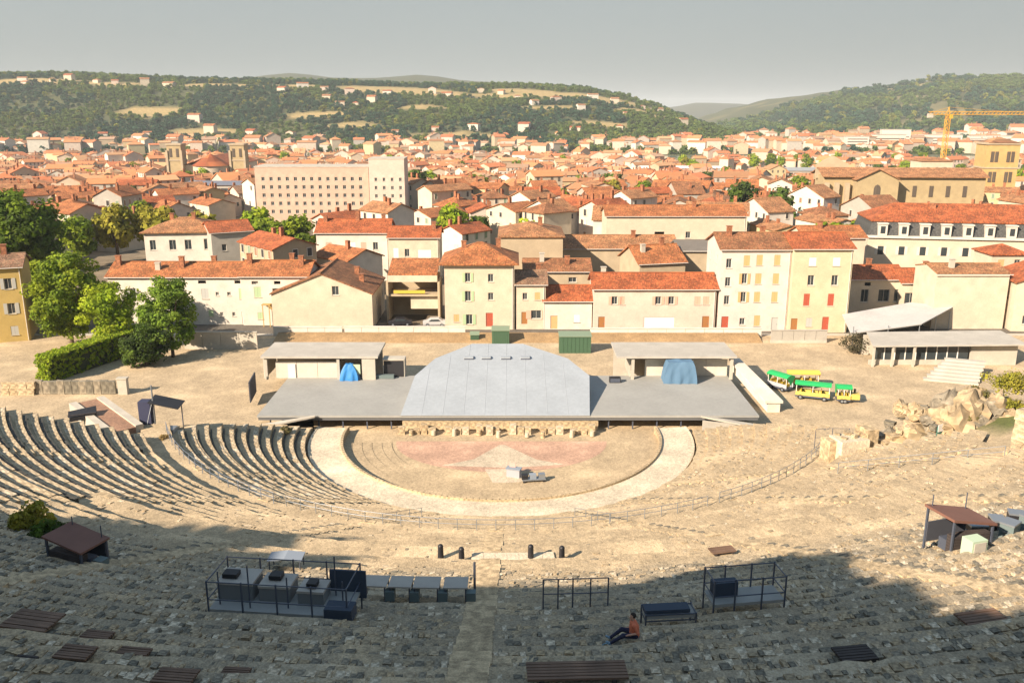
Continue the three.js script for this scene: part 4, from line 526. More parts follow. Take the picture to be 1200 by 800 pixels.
// ---------------------------------------------------------------- seated person
{
  const p0 = onSeats(79.4, 4.0), t = thing('person', 'person in orange top and dark trousers sitting on the shaded rows with legs stretched out', 'person', p0.x + .1, p0.y + .34, p0.z, 0);
  const SK = [.50, .28, .19], SH = [.62, .17, .085], TR = [.018, .02, .05], SO = [.20, .30, .38];
  const bones = [ // a, b, ra, rb, colour
    [[0, .08, 0], [-.03, .38, .02], .17, .16, SH], [[-.03, .36, .02], [-.06, .52, .01], .165, .13, SH], [[-.06, .5, -.17], [-.06, .5, .17], .075, .075, SH], [[-.06, .53, 0], [-.08, .64, 0], .055, .05, SK], [[-.09, .70, 0], [-.09, .79, 0], .085, .088, SK], [[-.18, .715, 0], [-.205, .705, 0], .012, .016, SK],
    [[0, .07, -.1], [-.42, .16, -.16], .105, .075, TR], [[0, .07, .1], [-.42, .12, .17], .105, .075, TR], [[-.42, .16, -.16], [-.80, -.14, -.14], .072, .05, TR], [[-.42, .12, .17], [-.82, -.16, .16], .072, .05, TR], [[-.82, -.17, -.14], [-.95, -.10, -.14], .045, .04, SO], [[-.84, -.19, .16], [-.97, -.12, .16], .045, .04, SO],
    [[-.06, .5, -.2], [.02, .26, -.25], .058, .045, SH], [[.02, .26, -.25], [-.2, .18, -.21], .042, .034, SK], [[-.06, .5, .2], [.06, .27, .27], .058, .045, SH], [[.06, .27, .27], [-.18, .19, .23], .042, .034, SK]];
  for (const [hx, hy, hz] of [[-.2, .18, -.21], [-.18, .19, .23]]) { bones.push([[hx, hy, hz], [hx - .07, hy - .01, hz], .036, .032, SK]); for (let k = 0; k < 4; k++) bones.push([[hx - .07, hy - .01, hz + (k - 1.5) * .02], [hx - .14 - (k === 1 || k === 2 ? .015 : 0), hy - .03, hz + (k - 1.5) * .024], .0095, .008, SK]); bones.push([[hx - .02, hy, hz + .03], [hx - .08, hy + .005, hz + .062], .011, .009, SK]); }
  const field = (bs, c, half, res) => { const mc = new MarchingCubes(res, new THREE.MeshBasicMaterial(), false, false, 120000); mc.isolation = 0; const s = mc.size, d = mc.delta, hs = s / 2; const A = new THREE.Vector3(), B = new THREE.Vector3(), Q = new THREE.Vector3(), AB = new THREE.Vector3(); for (let k = 0; k < s; k++) for (let j = 0; j < s; j++) for (let i = 0; i < s; i++) { Q.set((i - hs) / hs * half + c[0], (j - hs) / hs * half + c[1], (k - hs) / hs * half + c[2]); let m = 9; for (const [a, b, ra, rb] of bs) { A.set(...a); AB.set(...b).sub(A); const h = clamp(Q.clone().sub(A).dot(AB) / AB.lengthSq()); const dd = Q.distanceTo(B.copy(A).addScaledVector(AB, h)) - lerp(ra, rb, h), kk = Math.min(ra, .05) * .8; const hh = Math.max(kk - Math.abs(m - dd), 0) / kk; m = Math.min(m, dd) - hh * hh * kk / 4; } mc.field[i + j * s + k * s * s] = -m; } mc.update(); const n = mc.count, P = new Float32Array(n * 3), K = new Float32Array(n * 3), N = mc.normalArray.slice(0, n * 3); for (let i = 0; i < n; i++) { for (let q = 0; q < 3; q++) P[i * 3 + q] = mc.positionArray[i * 3 + q] * half + c[q]; Q.set(P[i * 3], P[i * 3 + 1], P[i * 3 + 2]); let best = 9, col = SK; for (const [a, b, ra, rb, cc] of bs) { A.set(...a); AB.set(...b).sub(A); const h = clamp(Q.clone().sub(A).dot(AB) / AB.lengthSq()), dd = Q.distanceTo(B.copy(A).addScaledVector(AB, h)) - lerp(ra, rb, h); if (dd < best) { best = dd; col = cc; } } K.set(col, i * 3); } const g = new THREE.BufferGeometry(); g.setAttribute('position', new THREE.BufferAttribute(P, 3)); g.setAttribute('normal', new THREE.BufferAttribute(N, 3)); g.setAttribute('color', new THREE.BufferAttribute(K, 3)); g.computeVertexNormals(); return g; };
  part('body', field(bones, [-.42, .33, 0], .78, 84), M('person_mat', () => std([1, 1, 1], { vertexColors: true, roughness: .85 })), t);
  const hair = new THREE.SphereGeometry(.105, 16, 12); { const p = hair.attributes.position; for (let i = 0; i < p.count; i++) { const x = p.getX(i), y = p.getY(i); if (x < -.02 && y < .05) p.setX(i, x * .3); } hair.computeVertexNormals(); } part('hair', hair, M('hair', () => std([.03, .02, .015])), t, -.075, .79, 0);
  const bag = thing('shoulder_bag', 'light blue cloth bag lying by the feet of the seated person', 'bag', p0.x - .95, p0.y - .12, p0.z + .45, .4); const bg = new THREE.SphereGeometry(.24, 14, 10); bg.scale(1.1, .75, .7); { const p = bg.attributes.position; for (let i = 0; i < p.count; i++) { const n = 1 + (fbm(p.getX(i) * 9, p.getY(i) * 9 + p.getZ(i) * 7, 3, 6) - .5) * .3; p.setXYZ(i, p.getX(i) * n, Math.max(-.15, p.getY(i) * n), p.getZ(i) * n); } bg.computeVertexNormals(); } part('sack', bg.translate(0, .15, 0), M('bag_blue', () => std([.16, .29, .38])), bag); part('strap', new THREE.TorusGeometry(.17, .016, 6, 18).translate(0, .3, 0), M('bag_blue'), bag);
}

// ---------------------------------------------------------------- buildings
const SHUT = { green: paintM('shutter_green', [.34, .45, .26]), orange: paintM('shutter_orange', [.60, .33, .15]), red: paintM('shutter_red', [.36, .075, .04]), brown: paintM('shutter_brown', [.30, .13, .04]), pink: paintM('shutter_pink', [.60, .34, .25]), grey: paintM('shutter_grey', [.40, .40, .37]), white };
const frameM = paintM('window_frame', [.55, .52, .47]);
function roofFaces(type, w, d, e, s, ov) {
  const W = w / 2 + ov, D = d / 2 + ov;
  if (type === 'x') { const h = e + s * d / 2, l = e - s * ov; return [[[-W, l, D], [W, l, D], [W, h, 0], [-W, h, 0]], [[W, l, -D], [-W, l, -D], [-W, h, 0], [W, h, 0]]]; }
  if (type === 'z') { const h = e + s * w / 2, l = e - s * ov; return [[[-W, l, -D], [-W, l, D], [0, h, D], [0, h, -D]], [[W, l, D], [W, l, -D], [0, h, -D], [0, h, D]]]; }
  const m = Math.min(W, D), h = e - s * ov + s * m, l = e - s * ov, rx = W - m, rz = D - m;                    // hip
  const A = [-rx, h, rz], B = [rx, h, rz], A2 = [-rx, h, -rz], B2 = [rx, h, -rz];
  return [[[-W, l, D], [W, l, D], B, ...(rx > .01 ? [A] : [])], [[W, l, -D], [-W, l, -D], A2, ...(rx > .01 ? [B2] : [])], [[-W, l, -D], [-W, l, D], A, ...(rz > .01 ? [A2] : [])], [[W, l, D], [W, l, -D], B2, ...(rz > .01 ? [B] : [])]];
}
const taken = [];                                                    // footprints already built on: x0, x1, z0, z1
function building(o) { // o: name,label,x,z(front),y,turn,w,d,e(eave),s(slope),type,wall,roof, front/left/right: openings [u(centre), y, w, h, kind, colour], chimneys [[x,z]]
  const { w, d, e } = o, s = o.s ?? .38, type = o.type || 'x', th = .35, turn = o.turn || 0;
  const t = thing(o.name || 'house', o.label, o.cat || 'house', o.x, o.y || 0, o.z, turn, o.group);
  taken.push([o.x - w / 2 - 2, o.x + w / 2 + 2, o.z - d - 2, o.z + 2]);
  const face = { front: [w, d / 2, 0, type === 'z'], back: [w, d / 2, Math.PI, type === 'z'], left: [d - 2 * th, w / 2, -Math.PI / 2, type === 'x'], right: [d - 2 * th, w / 2, Math.PI / 2, type === 'x'] };
  const walls = [];
  for (const k of Object.keys(face)) {
    const [L, off, rot, gable] = face[k], ops = o[k] || [];
    const flat = type === 'flat', span = k === 'left' || k === 'right' ? d : w, cut = k === 'left' || k === 'right' ? th : 0;
    const pts = [[-L / 2, 0], [L / 2, 0], [L / 2, e - .02 + (gable ? s * cut : 0)]]; if (gable) pts.push([0, e - .02 + s * span / 2]); pts.push([-L / 2, e - .02 + (gable ? s * cut : 0)]);
    const holes = ops.filter(p => p[4] !== 'blind').map(([u, y, ww, hh]) => [[u - ww / 2, Math.max(y, .02)], [u - ww / 2, y + hh], [u + ww / 2, y + hh], [u + ww / 2, Math.max(y, .02)]]);
    const m = new THREE.Matrix4().makeRotationY(rot).setPosition(new THREE.Vector3(0, 0, off - th).applyAxisAngle(new THREE.Vector3(0, 1, 0), rot).add(new THREE.Vector3(0, 0, -d / 2)));
    walls.push(extrude(pts, th, holes).applyMatrix4(m));
    for (const [u, y, ww, hh, kind = 'win', col] of ops) {
      const put = (name, g, mat, par, n, isPart = true) => { if (par === t) { const v = new THREE.Vector3(u, y, off + n).applyAxisAngle(new THREE.Vector3(0, 1, 0), rot); return part(name, g, mat, t, v.x, v.y, v.z - d / 2, rot); } return part(name, g, mat, par); };
      if (kind === 'win' || kind === 'open') {
        const f = put('window', [box(.09, hh, .1, -ww / 2 + .045), box(.09, hh, .1, ww / 2 - .045), box(ww - .18, .09, .1, 0, hh - .09), box(ww - .18, .09, .1), box(.05, hh - .18, .06, 0, .09)], frameM, t, -.2);
        part('pane', box(ww - .02, hh - .02, .02, 0, .01, -.03), glass, f); part('sill', box(ww + .2, .1, .22, 0, -.11, .18), o.trim || concrete, f);
        if (kind === 'open') for (const q of [-1, 1]) part('shutter', box(ww * .48, hh, .05, q * ww * .76, 0, .25), SHUT[col], f);
      } else if (kind === 'shut') { const f = put('shutter', [box(ww / 2 - .02, hh - .02, .06, -ww / 4, .01), box(ww / 2 - .02, hh - .02, .06, ww / 4, .01)], SHUT[col], t, -.06); part('sill', box(ww + .2, .1, .2, 0, -.11, .08), o.trim || concrete, f); }
      else if (kind === 'door') { const f = put('door', [box(ww - .02, hh - .04, .08, 0, .02)], SHUT[col || 'brown'], t, -.14); part('handle', box(.06, .16, .06, ww * .3, hh * .45, .06), steel, f); }
      else if (kind === 'garage') { const f = put('garage_door', [box(ww - .02, hh - .04, .06, 0, .02)], white, t, -.12); for (let q = 1; q < 5; q++) part('rib', box(ww - .1, .04, .03, 0, q * hh / 5, .04), white, f); }
    }
  }
  part('wall', walls, o.wallM || WALL[o.wall], t);
  if (o.front && o.front.length > 2 && type !== 'flat') part('downpipe', bar([w / 2 - .3, .1, .1], [w / 2 - .3, e - .2, .1], .07), frameM, t);
  if (type === 'flat') part('roof', [box(w + .3, .3, d + .3, 0, e, -d / 2)], o.roofMat || concrete, t);
  else {
    const fs = roofFaces(type, w, d, e, s, o.ov ?? .45).map(f => f.map(p => [p[0], p[1] + .22, p[2] - d / 2])), rf = part('roof', slabs(fs, .22), o.roofMat || ROOF[o.roof], t);
    for (const [x, z, hh = 1.4, m] of o.chimneys || []) { let y; if (type === 'x') y = e + s * (d / 2 - Math.abs(z)); else if (type === 'z') y = e + s * (w / 2 - Math.abs(x)); else y = e + s * Math.min(w / 2 - Math.abs(x), d / 2 - Math.abs(z)); const c = part('chimney', [box(.9, hh + 1.1, .7, x, y - .8, z - d / 2), box(1.1, .12, .9, x, y + hh + .3, z - d / 2)], m || M('chimney_brick', () => std([.40, .17, .09], { map: texStone })), rf); }
    if (type === 'x') part('ridge', bar([-w / 2 - .4, e + s * d / 2 + .24, -d / 2], [w / 2 + .4, e + s * d / 2 + .24, -d / 2], .14), o.roofMat || ROOF[o.roof], rf);
    if (type === 'z') part('ridge', bar([0, e + s * w / 2 + .24, .4], [0, e + s * w / 2 + .24, -d - .4], .14), o.roofMat || ROOF[o.roof], rf);
    if (o.gutter !== false && type === 'x') part('gutter', bar([-w / 2 - .4, e - .1, .5], [w / 2 + .4, e - .1, .5], .08), frameM, rf);
  }
  return t;
}
const grid = (us, ys, w, h, kind, col) => ys.flatMap(y => us.map(u => [u, y, w, h, kind, col]));
building({ label: 'long white house under a weathered orange roof behind the round trees', x: -60.5, z: -164, w: 31, d: 9, e: 9.2, s: .42, wall: 'white', roof: 'orange', front: [[-11, 5.2, 1.1, 1.8, 'open', 'grey'], [2.2, 7.9, 1.5, .6, 'dark'], [9, 7.9, 1.4, .6, 'dark'], [2.6, 5, 1.3, 1.9, 'shut', 'grey'], [4.9, 5.6, .6, .7], [7.1, 5.6, .7, .7], [9.6, 5, 1.2, 2, 'shut', 'green'], [3.4, 1.6, .9, 1.2, 'shut', 'green'], [5.4, 1.6, .6, .8], [7.7, 1.6, .6, .8], [10.5, .1, 2.6, 2.4, 'garage'], [13.6, 5, 1, 1.8, 'shut', 'green'], [13.8, 1.4, 1, 1.3, 'shut', 'green']], chimneys: [[-14.6, 1, 1.6], [-2.3, 1.6, 1.8], [3, -1, 1.2], [-6.6, 2.4, 1.1, concrete]] });
building({ label: 'cream house with outside stair, joined to the long white house', x: -44.6, z: -163.4, w: 12.6, d: 10, e: 9.4, s: .40, wall: 'white', roof: 'orange', front: [[-3.2, 5.4, 1.3, 2, 'shut', 'green'], [.2, 4.3, 1.2, 2.8, 'dark'], [-3, 1.2, 1, 1.3, 'shut', 'green'], [3.1, 6.6, .7, .7], [3.1, 5.2, .7, .7], [3, 1.4, .8, .9], [-3.6, 7.9, 1.2, .6, 'dark'], [.6, 7.9, 1.2, .6, 'dark']], chimneys: [[-5.4, 1, 1.7], [4.5, 1.4, 1.5], [2.2, -1, 1.4]] });
{ const st = thing('outside_stair', 'ochre timber stair climbing to the upper door of the cream house', 'stair', -44.4, 0, -162.6); for (let k = 0; k < 12; k++) part('step', box(.45, .12, 1.1, 2.3 - k * .3, k * .35), M('ochre_wood', () => std([.40, .27, .10])), st); part('string', [bar([2.6, .1, .55], [-1.2, 4.3, .55], .1), bar([2.6, .1, -.55], [-1.2, 4.3, -.55], .1)], M('ochre_wood'), st); part('landing', box(1.6, .14, 1.3, -1.7, 4.15), M('ochre_wood'), st); for (const x of [-2.3, -1.1]) part('post', box(.14, 4.2, .14, x, 0, .5), M('ochre_wood'), st); }
building({ label: 'white house with blank gable end facing the theatre', x: -35.2, z: -160.6, w: 18.6, d: 16, e: 6.6, s: .40, type: 'z', wall: 'cream', roof: 'brown', ov: .3, front: [[2.6, 6.4, 1.3, 1.7]], right: [[-3, 3.8, 1, 1.3], [2, .1, 1, 2.2, 'door', 'brown'], [5, 3.6, 1, 1.3]], chimneys: [[5, -2, 1.3], [-4, -5, 1.6], [6.5, 2, 1.2]] });
{ // open shed
  const t = thing('open_shed', 'open fronted shed with flat tiled roof and dark interior between two houses', 'shed', -18.6, 0, -166);
  part('roof', slabs([[[-5, 9.4, 0], [4.4, 9.4, 0], [4.4, 11.3, -7], [-5, 11.3, -7]]], .3), ROOF.orange, t); part('fascia', box(9.4, 1.2, .4, -.3, 7.9, .1), WALL.cream, t);
  part('back_wall', box(9.4, 8.6, .3, -.3, 0, -6.6), WALL.tan, t); part('upper_floor', box(9.4, .4, 6, -.3, 5.0, -3.2), WALL.tan, t); part('yellow_beam', box(6, .6, .2, -1, 5.6, -.1), paintM('beam_yellow', [.55, .38, .05]), t); part('side_wall', [box(.4, 7.9, 6.8, -5.2, 0, -3.2), box(.4, 7.9, 6.8, 4.6, 0, -3.2)], WALL.tan, t); part('lower_wall', box(5.4, 2.6, .3, 1.8, 2.4, -1.2), WALL.cream, t);
  const car = (label, x, z, turn, col) => { const c = thing('parked_car', label, 'car', x, 0, z, turn); const sp = [[-2.1, .35], [-2.15, .85], [-1.4, 1.0], [-.75, 1.42], [.75, 1.45], [1.5, 1.0], [2.15, .9], [2.15, .35]]; const g = new THREE.ExtrudeGeometry(new THREE.Shape(sp.map(p => new THREE.Vector2(...p))), { depth: 1.55, bevelEnabled: true, bevelSize: .08, bevelThickness: .08, bevelSegments: 2 }); g.translate(0, 0, -.78); part('body', g, paintM('car_' + label.length, col, .3), c); for (const s of [-1, 1]) { part('side_window', extrude([[-1.1, 1.02], [-.68, 1.36], [.68, 1.38], [1.15, 1.02]], .02).translate(0, 0, s * .88 - .01), glass, c); for (const x2 of [-1.35, 1.35]) { const w = part('wheel', new THREE.CylinderGeometry(.33, .33, .22, 16).rotateX(Math.PI / 2), blackM, c, x2, .33, s * .74); part('rim', new THREE.CylinderGeometry(.2, .2, .24, 12).rotateX(Math.PI / 2), steel, w); } part('headlight', box(.06, .14, .3, 2.2, .7, s * .55), white, c); } };
  car('black car parked in front of the open shed', -21.2, -163.4, .1, [.02, .02, .024]); car('silver car parked in front of the open shed', -14.6, -163.2, .05, [.42, .42, .42]);
}
building({ label: 'tall cream house with green shutters and low hipped orange roof', x: -6, z: -160, w: 12.8, d: 12, e: 12.6, s: .46, type: 'hip', wall: 'cream', roof: 'orange', ov: .9, front: [[-2.1, 9, 1.0, 1.7, 'open', 'green'], [2.1, 9, 1.0, 1.5], [-2.1, 5.4, 1.1, 1.9, 'open', 'green'], [2.1, 5.6, 1, 1.4], [-4.3, 1.5, 1, 1.4, 'shut', 'orange'], [-1.9, 1.0, 1.2, 1.9, 'open', 'green'], [1.8, .6, 1.3, 2.6, 'door', 'red'], [-2.1, 12, 1.4, .5, 'dark']], left: [[0, 8.6, 1, 1.6, 'shut', 'green'], [0, 5, 1, 1.6, 'shut', 'green']], chimneys: [[3.4, -2, 1.5], [-3, 1, 1.3]] });
building({ label: 'narrow cream house squeezed beside the tall hipped house', x: 3.5, z: -160.3, w: 5.4, d: 9, e: 8.5, s: .36, wall: 'cream', roof: 'dull', front: [[-1.2, 1.0, 1.1, 2.3, 'door', 'brown'], [1, 2, 1.9, 1.6, 'open', 'pink'], [1.2, 5.6, 1.0, 1.4, 'shut', 'orange'], [-1.1, 5.6, .9, 1.3, 'win']], chimneys: [[1.5, -1, 1.2]] });
building({ label: 'small low house with red roof and orange door', x: 10.4, z: -160.2, w: 8.8, d: 8, e: 5.4, s: .5, wall: 'white', roof: 'red', front: [[-2.6, .1, 1.3, 2.5, 'door', 'orange'], [1.6, 1.4, 1.1, 1.4, 'shut', 'white']] });
building({ label: 'long two storey house with broad red roof and white garage door', x: 26.2, z: -159, w: 22.4, d: 9, e: 7.9, s: .44, wall: 'pink', roof: 'red', front: [[-9.7, .1, 1.2, 2.6, 'door', 'brown'], [-7.4, 5, 1.1, 1.5, 'open', 'pink'], [-6, 5, .9, 1.5, 'shut', 'pink'], [.6, 5, 1.1, 1.5, 'open', 'pink'], [3, 5, 1.1, 1.5, 'open', 'pink'], [7.8, 5, 1.1, 1.5, 'shut', 'pink'], [9.4, 5, 1.1, 1.5, 'shut', 'pink'], [.9, .1, 5.6, 2.5, 'garage'], [9.5, .1, 1.3, 2.7, 'door', 'brown']], chimneys: [[-9, -1, 1.2, concrete]] });
building({ label: 'tall pinkish white apartment house with orange shutters', name: 'apartment_house', x: 44.2, z: -158.8, w: 12.6, d: 12, e: 15.2, s: .34, wallM: wallM('rose_white', [.65, .58, .54]), roof: 'brown', front: [...grid([.6, 3.8], [12.3, 8.9, 5.5], 1.1, 1.9, 'shut', 'orange'), [-1.7, 12.2, 1.1, 1.9, 'shut', 'orange'], [-1.9, 8.9, 1, 1.9, 'open', 'orange'], [-1.9, 5.5, 1, 1.9, 'open', 'orange'], [-4.9, 11.8, 1, 1.7], [-4.9, 8.4, 1, 1.7], [-4.9, 5, 1, 1.7], [-5, .1, 1.3, 2.7, 'door', 'red'], [-1.8, 1.2, 1, 1.3], [.9, 1, 1.1, 2, 'shut', 'orange'], [4.2, .1, 1.2, 2.5, 'door', 'grey']], left: grid([-3, 2], [12, 8.6, 5.2], 1.1, 1.7, 'win'), chimneys: [[-4, 1, 1.5], [3, -2, 1.4]] });
building({ label: 'tall butter yellow apartment house with brick red shutters', name: 'apartment_house', x: 55.9, z: -157.6, w: 10.6, d: 12, e: 15.5, s: .32, wallM: wallM('butter', [.60, .52, .365]), roof: 'red', front: [...grid([-1.9, 2.4], [12.4], 1.3, 1.5, 'shut', 'white'), ...grid([-1.9, 2.4], [8.8], 1.2, 1.9, 'win'), ...grid([-2.4, 2], [5.1], 1.1, 2.2, 'shut', 'red'), [-4.3, .1, 1.2, 2.6, 'door', 'brown'], [-1.6, 1.2, 1.1, 1.6, 'shut', 'grey'], [1.4, .1, 1.2, 2.9, 'door', 'red']], right: grid([0], [11, 7], 1, 1.6, 'win'), chimneys: [[4, -2, 1.3]] });
building({ label: 'cream house with broad windows and red roof behind the white awning', x: 70.4, z: -172, w: 14.6, d: 10, e: 7.2, s: .36, wall: 'cream', roof: 'red', front: [[-5.2, 2.6, 2.6, 2.4], [-.6, 2.6, 1.5, 2.6], [3.2, 2.7, 2.2, 2.5], [6, 2.7, 1.6, 2.5], [-4.6, 5.9, 1.2, .7, 'dark'], [-.2, 5.9, 1.2, .7, 'dark']], chimneys: [[2, -1, 1.3]] });
building({ label: 'cream house end with steep red roof stepping back beside the blank wall', x: 80.6, z: -170.5, w: 8.4, d: 9, e: 6.8, s: .42, wall: 'cream', roof: 'red', front: [[-2.4, 2.4, 2.2, 2.4], [1.6, 2.4, 1.2, 2.4], [3.2, 5.6, 1.1, .8, 'dark']], chimneys: [[2, 0, 1.2]] });
{ // awning and low flat-roofed building
  const a = thing('white_awning', 'long sloping white sheet awning on thin posts below the cream houses', 'awning', 69, 0, -151);
  part('sheet', slabs([[[-10.6, 2.4, 3], [2.6, 3.4, .4], [12.8, 4.2, -9.6], [7, 4.0, -14.5], [-9, 3.6, -6]]], .18), M('awning_white', () => std([.56, .545, .52], { map: texMetal })), a); for (const [x, z] of [[-10, 2.4], [-3.6, 1.5], [2.4, .2], [7.5, -4.6], [12.2, -9.2]]) part('post', bar([x, 0, z], [x, 3.4, z], .08), steel, a); part('rear_wall', box(15, 3, .3, 1, 0, -8.5, .45), concrete, a);
  const b = thing('glazed_pavilion', 'low flat roofed building with a long strip of dark windows and posts', 'pavilion', 68.5, 0, -137);
  part('roof', slabs([[[-11.4, 3.5, 1.6], [13, 3.8, 1.8], [13, 4.0, -6.5], [-9.4, 3.8, -6.2]]], .22), M('flat_roof'), b); part('wall', [box(7.4, 3.3, .4, 8.6, 0, .2), box(22, .8, .3, -.2, 0, .1)], concrete, b); part('rear_wall', box(22, 3.4, .3, 1, 0, -5.8), concrete, b);
  for (let k = 0; k < 9; k++) { part('pane', box(1.6, 2.3, .06, -9.6 + k * 1.68, .85, 0), glass, b); part('mullion', box(.12, 2.5, .2, -10.5 + k * 1.68, .8, .05), white, b); } for (const x of [-11, -8, -4.6]) part('column', box(.3, 3.2, .3, x, 0, 1.3), concrete, b);
}
building({ label: 'cream house with high blank wall and ragged top beside the flat roofed pavilion', x: 84.8, z: -160.6, w: 13.4, d: 9, e: 10.4, s: .22, wall: 'cream', roof: 'pale', ov: .1, chimneys: [[-3, 2, 1.4, concrete]] });
building({ label: 'pale house with red roof sloping down toward the blank wall', x: 99, z: -158, w: 14, d: 11, e: 9.2, s: .36, type: 'z', wall: 'cream', roof: 'red', turn: -.12, front: [[-4.6, 1.4, 1.2, 1.6], [-1.8, 1.2, 1.1, 2], [2, 1.4, 1.2, 1.6], [-3, 5, 1.2, 1.6], [1, 5, 1.2, 1.6]], left: grid([-2, 2], [5.4], 1.1, 1.5, 'win') });
building({ label: 'little square house with pyramid roof peeping over the blank wall', x: 97.5, z: -172, w: 7, d: 7, e: 12.2, s: .4, type: 'hip', wall: 'cream', roof: 'red', front: [[-1.6, 9.6, 1.2, 1.5, 'shut', 'orange'], [1.6, 9.6, 1.2, 1.5]] });
{ // mansard building
  const t = thing('mansard_building', 'large cream building with dark grey mansard, white dormers and red roof', 'building', 101, 0, -196, -.16); const W = 42, D = 16;
  part('wall', [box(W, 11.6, .5, 0, 0, -.25), box(.5, 11.6, D, -W / 2 + .25, 0, -D / 2 - .3), box(.5, 11.6, D, W / 2 - .25, 0, -D / 2 - .3), box(W, 11.6, .5, 0, 0, -D - .4)], WALL.cream, t); part('cornice', box(W + 1, .5, .9, 0, 11.6, .1), WALL.white, t);
  part('mansard', slabs([[[-W / 2, 12.1, -.1], [W / 2, 12.1, -.1], [W / 2 - 1, 15.4, -1.3], [-W / 2 + 1, 15.4, -1.3]], [[-W / 2, 12.1, -D], [-W / 2, 12.1, -.1], [-W / 2 + 1, 15.4, -1.3], [-W / 2 + 1, 15.4, -D]]], .3), M('slate', () => std([.085, .09, .095], { map: texStone, roughness: .6 })), t);
  const rf = part('roof', slabs([[[-W / 2 + .6, 15.4, -.9], [W / 2 - .6, 15.4, -.9], [W / 2 - 7, 18.6, -9], [-W / 2 + 7, 18.6, -9]], [[-W / 2 + .6, 15.4, -D], [-W / 2 + .6, 15.4, -.9], [-W / 2 + 7, 18.6, -9]], [[W / 2 - .6, 15.4, -D], [-W / 2 + .6, 15.4, -D], [-W / 2 + 7, 18.6, -9], [W / 2 - 7, 18.6, -9]]], .3), ROOF.red, t);
  for (let k = 0; k < 9; k++) { const x = -W / 2 + 3 + k * 4.5; const dm = part('dormer', [box(1.9, 2.5, 1.4, x, 12.15, -.3), box(2.2, .25, 1.8, x, 14.65, -.3)], WALL.white, t); part('pane', box(1.0, 1.6, .05, x, 12.6, .43), glass, dm); part('window', [box(1.2, 1.9, .05, x, 7.8, .02)], glass, t); part('shutter', [box(.6, 1.9, .06, x - .95, 7.8, .04), box(.6, 1.9, .06, x + .95, 7.8, .04)], WALL.white, t); } part('chimney', box(1.2, 2.2, .9, -6, 16.6, -7), M('chimney_brick'), rf);
}
building({ label: 'ochre yellow house with brown roof beside the tall full tree', x: -91.5, z: -150, w: 13, d: 9, e: 13.2, s: .34, type: 'x', turn: .35, wall: 'ochre', roof: 'dull', front: [[4.2, 9.4, 1.2, 1.9, 'open', 'grey'], [4.2, 5, 1.2, 1.9, 'open', 'grey'], [.5, 9.4, 1.2, 1.9, 'open', 'grey'], [.5, 5, 1.2, 1.9, 'open', 'grey'], [4.2, 1.2, 1.2, 1.6, 'shut', 'grey']], chimneys: [[3.5, 0, 1.5]] });
// second rank
building({ label: 'white villa with pediment front and large dark windows', name: 'villa', x: -79.5, z: -212, w: 17, d: 14, e: 11.2, s: .36, type: 'hip', wall: 'white', roof: 'pale', turn: .1, ov: .8, front: [[-6.6, 6.8, 1.4, 2.4], [-2, 6.8, 1.6, 2.4], [1.6, 6.8, 1.6, 2.4], [6.2, 6.8, 1.8, 2.6]], chimneys: [[2, 1, 1.3], [-4, -2, 1.4]] });
building({ label: 'grey stone house in shade against the white villa', x: -66.5, z: -210, w: 9.6, d: 12, e: 11.4, s: .3, type: 'x', wall: 'grey', roof: 'red', turn: .5, front: [[-2, 7, 1.1, 1.6], [2, 7, 1.1, 1.6]] });  // grey wall colour stands for the shaded side of a house
building({ label: 'long house with bright red orange roof behind the gabled house', x: -37.6, z: -208, w: 17, d: 11, e: 11.4, s: .44, wall: 'white', roof: 'red', front: [[-5.6, 7.4, 1.4, 1.8, 'shut', 'pink'], [0, 7.4, 1.3, 1.8, 'shut', 'white'], [2.6, 7.4, 1.3, 1.8, 'shut', 'pink'], [5.4, 7.4, 1.2, 1.8]], chimneys: [[.6, .4, 2], [-7, 1, 1.2], [6.6, -1, 1.2]] });
building({ label: 'cream house with red roof next to the long red orange roof', x: -22.6, z: -203, w: 11.6, d: 9, e: 11, s: .42, wall: 'cream', roof: 'red', front: [[-4.2, 6, 1.2, 2.6, 'shut', 'white'], [-1.6, 6.6, 1.1, 1.8], [2.4, 5.6, 3, 2.6, 'shut', 'white']], chimneys: [[4.4, 1, 1.4]] });
building({ label: 'big pale pink apartment slab with many windows behind the villa', name: 'apartment_block', cat: 'building', x: -74, z: -332, w: 42, d: 14, e: 21, y: -2.4, type: 'flat', wallM: wallM('salmon', [.56, .41, .325]), roofMat: concrete, front: grid([-18, -15, -12, -9, -6, -3, 0, 3, 6, 9, 12, 15, 18], [4, 7, 10, 13, 16], 1.2, 1.4, 'win') });
building({ label: 'pale grey apartment tower end with small windows, beside the pink slab', name: 'apartment_block', cat: 'building', x: -46, z: -330, w: 13, d: 12, e: 24, y: -2.4, type: 'flat', wall: 'pink', roofMat: concrete, front: grid([-4, -1, 2, 5], [4, 7, 10, 13, 16], 1, 1.3, 'win') });
building({ label: 'house with broad pale orange roof behind the tall hipped house', x: 4, z: -182, w: 13, d: 15, e: 14.2, s: .3, type: 'hip', wall: 'tan', roof: 'pale', chimneys: [[2, 1, 1.5]] });
building({ label: 'long low house with sunlit orange roof behind the red roofed pair', x: 19, z: -192, w: 34, d: 12, e: 10.2, s: .32, wall: 'tan', roof: 'pale', front: grid([6, 9, 12, 15], [8], 1.2, 1.2, 'win'), chimneys: [[8, 1, 1.3]] });
building({ label: 'house with steep bright orange roof facing the long red roofed house', x: 30.6, z: -178, w: 10, d: 11, e: 9.4, s: .5, type: 'x', turn: .25, wall: 'tan', roof: 'orange', chimneys: [[-3, 2, 1.3, concrete], [2, 0, 1.3]] });
building({ label: 'dark grey roofed workshop beside the pinkish apartment house', name: 'workshop', x: 39.2, z: -184, w: 8.6, d: 9, e: 11, s: .3, wall: 'tan', roof: 'grey' });
